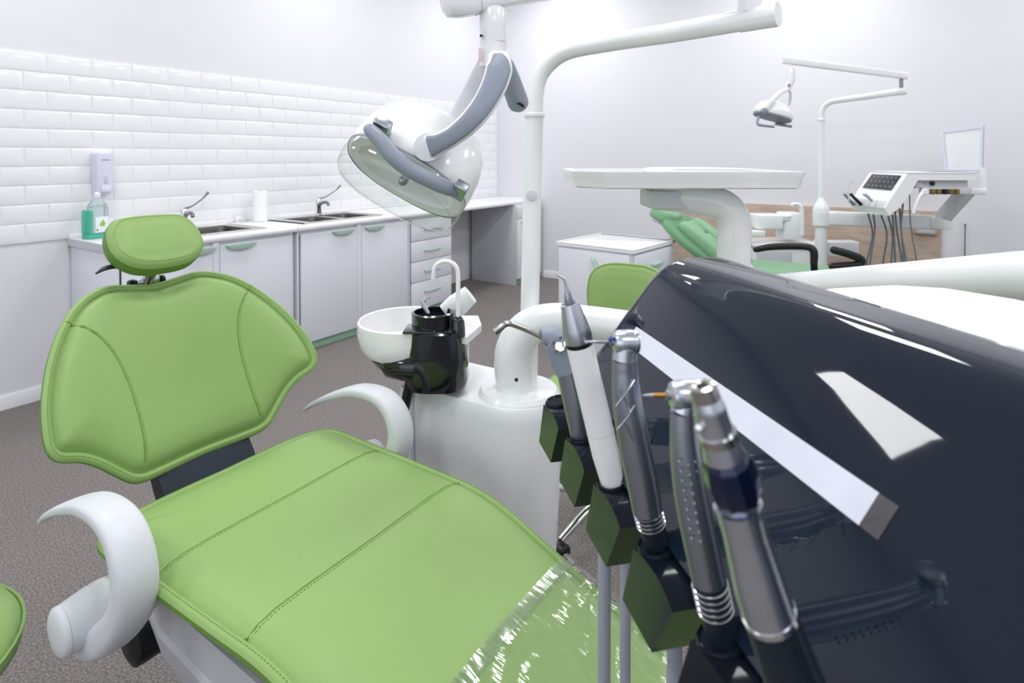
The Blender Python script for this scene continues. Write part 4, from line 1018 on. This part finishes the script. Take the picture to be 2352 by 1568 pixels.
so2 = dense([(0, sy0), (.2, sy0), (.25, sy0 - .05), (.25, (sy0 + sy1) / 2), (.24, sy1 + .02), (.21, sy1 - .35), (.12, sy1 - .6), (0, sy1 - .62), (-.12, sy1 - .6), (-.21, sy1 - .35), (-.24, sy1 + .02), (-.25, (sy0 + sy1) / 2), (-.25, sy0 - .05), (-.2, sy0)], 70)
pad(so2, lambda u, v, w_: V((X2 + u, v, sz2 - .03 + w_ - (0 if v > sy1 else .25 * (sy1 - v)))), .07, .03, M_mintlea, 'seat', c2)
mk('base_shell', box(X2 - .17, X2 + .17, sy1 - .2, sy0 - .05, .2, sz2 - .1, .04, 3), M_shell, c2)
mk('pillar', box(X2 - .13, X2 + .13, sy1 + .1, sy0 - .15, .05, .22, .02, 3), M_shell, c2)
mk('floor_plate', box(X2 - .24, X2 + .24, sy1 - .1, sy0 + .1, 0, .052, .012), M_black, c2)
XL, XR = X2 - .3, X2 + .3
la = lambda px, py, x=XL: onx(px, py, x)
mk('armrest', tube(catmull([la(1736, 573), la(1770, 567), la(1820, 565), la(1855, 567), la(1868, 575), la(1870, 590), la(1869, 605)], 6), [.018, .021, .021, .021, .022, .022, .02], 14, round_end=True), M_blkrub, c2)
mk('armrest_mount', tube([la(1869, 600), V((X2 - .2, la(1869, 600).y, sz2 - .08))], .02, 12), M_blkrub, c2)
ra = [la(1915, 574, XR - .28), la(1945, 582, XR - .25), la(1972, 592, XR - .2), la(1979, 601, XR - .18), la(1965, 608, XR - .2), la(1935, 610, XR - .25), la(1912, 612, XR - .28)]
mk('armrest', tube(catmull(ra, 6), .0245, 14, round_end=True), M_blkrub, c2)

# dental unit 2
D2 = 4.45
u2 = thing('dental_unit', 'white dental unit with square spittoon behind the mint green chair', 'dental unit', (W(1800, 600, D2).x, W(1800, 600, D2).y, 0))
def F2(px, py, d=D2): return W(px, py, d)
def fb(px, py, d, wpx, dep, hpx, bev=.01, m=M_white, name='body', par=None, lab=None):
    c = W(px, py, d); k = d / FPX
    return mk(name, fbox(c, RT, FH, ZZ, -wpx * k / 2, wpx * k / 2, 0, dep, -hpx * k / 2, hpx * k / 2, bev, 3), m, par or u2, label=lab)
cb = W(1800, 560, D2)
mk('body', fbox(V((cb.x, cb.y, 0)), RT, FH, ZZ, -.22, .25, 0, .3, 0, cb.z - .03, .03, 3), M_white, u2)
mk('body_lid', fbox(V((cb.x, cb.y, cb.z - .03)), RT, FH, ZZ, -.24, .27, -.03, .32, 0, .04, .018, 3), M_white, u2)
mk('front_panel', fbox(V((cb.x, cb.y, 0)), RT, FH, ZZ, -.2, .06, -.012, .0, .2, cb.z - .06, .004), M_carc, u2)
fb(1824, 520, D2, 46, .16, 62, .02, name='spittoon_housing')
fb(1770, 510, D2 - .02, 60, .16, 34, .012, name='spittoon_bowl_case')
mk('spittoon_bowl', lathe(W(1792, 503, D2 + .07), ZZ, [(.06, -.01), (.085, 0), (.092, .03), (.088, .034), (.08, .02), (.03, .005)], 28), M_porc, u2)
mk('cup_filler', tube(catmull([W(1842, 540, D2), W(1842, 500, D2), W(1840, 478, D2), W(1834, 470, D2), W(1824, 468, D2), W(1818, 472, D2)], 5), [.017, .016, .014, .013, .012, .011], 14), M_white, u2)
fb(1737, 537, D2 - .05, 42, .1, 14, .006, name='assistant_tray')
fb(1930, 572, D2, 90, .12, 34, .01, name='arm_bracket')
# lamp 2
l2 = thing('operating_lamp', 'small distant white operating lamp on a thin pole beside the mint green chair', 'lamp', (W(1886, 600, 4.4).x, W(1886, 600, 4.4).y, 0))
cx2 = W(1886, 480, 4.4)
mk('column', tube([V((cx2.x, cx2.y, 0)), W(1886, 505, 4.4)], .042, 22), M_white, l2)
mk('knob', lathe(W(1886, 492, 4.4), ZZ, [(.035, 0), (.055, .012), (.058, .04), (.045, .07), (.03, .1), (.022, .12)], 26), M_white, l2)
mk('pole', tube([W(1886, 470, 4.4), W(1887, 282, 4.4)], .0205, 18), M_white, l2)
mk('pole_collar', lathe(W(1887, 275, 4.4), ZZ, [(.021, -.01), (.026, -.006), (.026, .006), (.021, .01)], 18), M_white, l2)
mk('lower_arm', tube(catmull([W(1887, 282, 4.4), W(1887, 262, 4.4), W(1893, 246, 4.39), W(1907, 235, 4.36), W(1930, 230, 4.32), W(2000, 220, 4.2), W(2076, 209, 4.1)], 6), [.0205, .02, .02, .02, .021, .023, .025], 18), M_white, l2)
mk('arm_end_cap', tube([W(2068, 210, 4.11), W(2082, 208, 4.09)], .028, 18), M_white, l2)
mk('arm_pivot', tube([W(2070, 200, 4.1), W(2070, 178, 4.1)], .013, 14), M_ggrey, l2)
a0_, a1_ = W(2083, 175, 4.09), W(1798, 138, 4.18)
mk('spring_arm', sweep([a0_, a0_.lerp(a1_, .5), a1_], ZZ, [(.023, .02), (.024, .02), (.025, .02)], 20, 5), M_white, l2)
mk('hanger', tube([W(1815, 148, 4.17), W(1815, 155, 4.17), W(1817, 160, 4.17), W(1817, 185, 4.17)], [.012, .012, .026, .026], 16), M_white, l2)
mk('swivel', tube([W(1818, 182, 4.17), W(1808, 208, 4.16)], [.026, .02], 16), M_whitem, l2)
mk('swivel_slot', lathe(W(1812, 196, 4.14), -FW, [(.011, 0), (.011, .006)], 10), M_dsilver, l2)
A2 = (RT * .95 - UP * .25).normalized(); N2 = (-UP * .95 - RT * .25 + TC * .12).normalized(); Q2 = A2.cross(N2); R2 = W(1775, 264, 4.16)
def l2r(a, b_, s, p=2.4):
    r = []
    for j in range(32):
        q = 2 * pi * j / 32; c, sn = cos(q), sin(q)
        r.append(R2 + A2 * a * math.copysign(abs(c) ** (2 / p), c) + Q2 * b_ * math.copysign(abs(sn) ** (2 / p), sn) + N2 * s)
    return r
hh2 = mk('lamp_head', loft([l2r(.13, .085, .012), l2r(.137, .09, 0), l2r(.13, .088, -.03), l2r(.105, .07, -.07), l2r(.06, .04, -.092), l2r(.01, .008, -.097)], True, True), M_white, l2, 60)
mk('bezel', loft([l2r(.131, .086, .0125), l2r(.13, .085, .022), l2r(.1, .06, .024)], False, True), M_ggrey, hh2)
mk('grip_handle', tube(catmull([W(1742, 268, 4.08), W(1740, 284, 4.06), W(1752, 288, 4.05), W(1778, 291, 4.05)], 5), .0095, 10), M_ggrey, hh2)
mk('grip_handle', tube([W(1780, 284, 4.2), W(1818, 290, 4.2)], .011, 10), M_dsilver, hh2)
mk('yoke_arm', sweep(catmull([W(1808, 205, 4.14), W(1790, 215, 4.1), W(1774, 232, 4.08), W(1758, 252, 4.08)], 5), FW, [(.012, .016), (.012, .016), (.012, .02), (.012, .02)]), M_whitem, l2)
mk('yoke_arm', sweep(catmull([W(1810, 205, 4.18), W(1815, 215, 4.22), W(1813, 235, 4.24), W(1805, 250, 4.24)], 5), FW, [(.01, .008), (.01, .008), (.01, .01), (.01, .01)]), M_arm, l2)
mk('yoke_pivot', lathe(W(1757, 254, 4.07), -FW, [(.02, -.03), (.02, .004), (.014, .008)], 18), M_ggrey, hh2)

# delivery console 2
D3 = 3.8; k3 = D3 / FPX
co = W(2085, 404, D3)
d2 = thing('instrument_console', 'distant white instrument console with tilted dark keypad and hanging grey hoses', 'console', (co.x, co.y, .88))
pz = lambda px, py: ((px - 2085) * k3, (404 - py) * k3)
side = [pz(2085, 398), pz(2047, 456), pz(2034, 478), pz(2041, 494), pz(2066, 478), pz(2090, 446), pz(2108, 414), pz(2242, 414), pz(2242, 398)]
body2 = mk('housing', prism(co, RT, ZZ, FH, side, 0, .40, .006), M_white, d2, 30)
mk('top_cover', fbox(co, RT, FH, ZZ, -.004, .44, -.004, .404, .0165, .024, .004), M_white, body2)
mk('under_box', fbox(co, RT, FH, ZZ, (2110 - 2085) * k3, (2232 - 2085) * k3, .03, .37, -(433 - 404) * k3, -(414 - 404) * k3 - .001, .004), M_shell, d2)
sd = (ZZ * (458 - 404) * -k3 + RT * (2047 - 2085) * k3).normalized(); sn_ = (RT * -1).cross(FH) * -1
fn = FH.cross(sd).normalized(); fn = -fn if fn.z < 0 else fn
sl0 = co + RT * pz(2085, 398)[0] + ZZ * pz(2085, 398)[1]
scn = mk('keypad', fbox(sl0, sd, FH, fn, .02, .135, .045, .355, -.001, .003, .001), M_screen, d2, label='dark tilted keypad screen')
for i in range(3):
    for j in range(6):
        mk('icon', fbox(sl0, sd, FH, fn, .035 + .036 * i, .045 + .036 * i, .07 + .046 * j, .083 + .046 * j, .003, .0036, 0), M_orange if (i == 0 and j == 5) else M_icon, scn)
sh0 = co + RT * pz(2047, 456)[0] + ZZ * pz(2047, 456)[1]
for j in range(5):
    h = mk('holder', fbox(sh0, RT, FH, ZZ, -.045, .0, .02 + .076 * j, .088 + .076 * j, -.07, -.012, .008), M_white, d2)
for i, xx in enumerate((2145, 2159, 2173, 2187, 2201)):
    mk('connector', fbox(W(xx, 440, D3 - .01), RT, FH, ZZ, -.011, .011, 0, .03, -.018, .016, .003), M_yell if i != 2 else M_black, d2)
mk('connector_rail', fbox(W(2178, 438, D3 + .005), RT, FH, ZZ, -.155, .16, .01, .05, -.022, .022, .003), M_shell, d2)
mk('gauge', lathe(W(2140, 421, D3 + .025), -FW, [(.014, 0), (.014, .012), (.01, .014)], 18), M_black, d2)
mk('indicator', lathe(W(2125, 420, D3 + .025), -FW, [(.006, 0), (.006, .008)], 10), M_dsilver, d2)
mk('rest_arm', tube(catmull([W(2122, 440, D3 - .03), W(2112, 452, D3 - .03), W(2102, 475, D3 - .03), W(2098, 490, D3 - .03)], 5), [.014, .012, .011, .01], 12), M_white, d2)
mk('rest_pivot', lathe(W(2122, 440, D3 - .02), -FW, [(.02, 0), (.02, .02), (.016, .024)], 18), M_white, d2)
mk('top_mat', fbox(W(2186, 397, D3 + .1), RT, FH, ZZ, -.12, .12, 0, .16, -.001, .008, .003), M_bracket, d2, label='dark mat on top')
lid = [W(2163, 300, 4.15), W(2260, 288, 3.95), W(2257, 395, 3.95)]
_n = (lid[1] - lid[0]).cross(lid[2] - lid[0]).normalized(); _r = ray(2172, 395); lid.append(CAM + _r * ((lid[0] - CAM).dot(_n) / _r.dot(_n)))
ln = (lid[1] - lid[0]).cross(lid[3] - lid[0]).normalized()
def slab(q, n_, a, b_): return loft([[p + n_ * a for p in q], [p + n_ * b_ for p in q]])
ld = mk('lid', slab(lid, ln, -.006, .006), M_whitem, d2, 20, label='raised white lid')
inn = lambda f: [sum(lid, V((0, 0, 0))) / 4 * (1 - f) + p * f for p in lid]
for i in range(4):
    a_, b_, c_, e_ = inn(1)[i], inn(1)[(i + 1) % 4], inn(.88)[(i + 1) % 4], inn(.88)[i]
    mk('lid_edge', slab([a_, b_, c_, e_], ln, -.012, .012), M_disp, ld, 20)
mk('lid_hinge', tube([W(2259, 385, 3.93), W(2259, 440, 3.93)], .02, 14), M_white, d2)
mk('lid_bracket', fbox(W(2250, 440, 3.9), RT, FH, ZZ, -.055, .055, 0, .1, -.02, .02, .008), M_white, d2)
# link and horizontal carrier
l0, l1 = W(2222, 436, 3.95), W(2160, 505, 4.12)
mk('link_arm', sweep([l0, l1], FH, [(.05, .035), (.05, .035)], 16, 5), M_arm, d2)
mk('link_joint', lathe(W(2160, 525, 4.12), ZZ, [(.06, 0), (.065, .01), (.065, .07), (.055, .085)], 26), M_white, d2)
cr0, cr1 = W(1886, 500, 4.4), W(2165, 512, 4.13)
mk('carrier_arm', sweep([cr0, cr1], ZZ, [(.055, .04), (.05, .035)], 18, 5), M_white, d2)
mk('carrier_collar', lathe(W(1886, 517, 4.4), ZZ, [(.06, 0), (.06, .098)], 24), M_white, d2)
# instruments and hoses of console 2
ins = [((1962, 470), (1940, 446), M_dsilver), ((1978, 470), (1955, 447), M_black), ((2026, 478), (1986, 446), M_silver)]
for i, ((x0, y0), (x1, y1), m) in enumerate(ins):
    nm = ['small dark handpiece at the outer end of the distant console', 'black handpiece second in the distant console', 'slim silver handpiece lying in the middle of the distant console'][i]
    dd = D3 + .33 - .1 * i
    t = thing('handpiece', nm, 'instrument', W(x0, y0, dd), 'instruments in the distant console')
    mk('handle', tube([W(x0, y0, dd), W(x1, y1, dd)], [.012, .009], 12), m, t)
    mk('head', ball(W(x1, y1, dd), .012, 10), m, t)
t = thing('scaler_wire', 'thin bent wire tip sticking up from the distant console', 'instrument', W(1950, 462, D3 + .3))
mk('wire', tube(catmull([W(1950, 462, D3 + .3), W(1948, 440, D3 + .3), W(1950, 428, D3 + .3), W(1957, 417, D3 + .3)], 5), .003, 8), M_chrome, t)
mk('ferrule', tube([W(1950, 466, D3 + .3), W(1950, 456, D3 + .3)], .007, 10), M_silver, t)
hs2 = [((1994, 490), (2004, 540), (1990, 606)), ((2006, 492), (2009, 530), (1998, 606)), ((2024, 494), (2037, 540), (2028, 606)), ((2040, 496), (2050, 540), (2047, 606)), ((2050, 492), (2053, 540), (2056, 606)), ((2056, 486), (2060, 530), (2072, 606)), ((2066, 478), (2070, 530), (2076, 606)), ((2074, 466), (2070, 530), (2082, 606)), ((2089, 446), (2092, 520), (2106, 606))]
for i, (a, b_, c) in enumerate(hs2):
    dd = D3 + .3 - .036 * i
    lo = W(c[0], c[1] + 60, dd); 
    mk('hose', tube(catmull([W(*a, dd), W(*b_, dd), W(*c, dd), lo, W(c[0] - 25, 730, dd + .12)], 6), .0058 if i < 8 else .004, 8), M_hosed, d2)
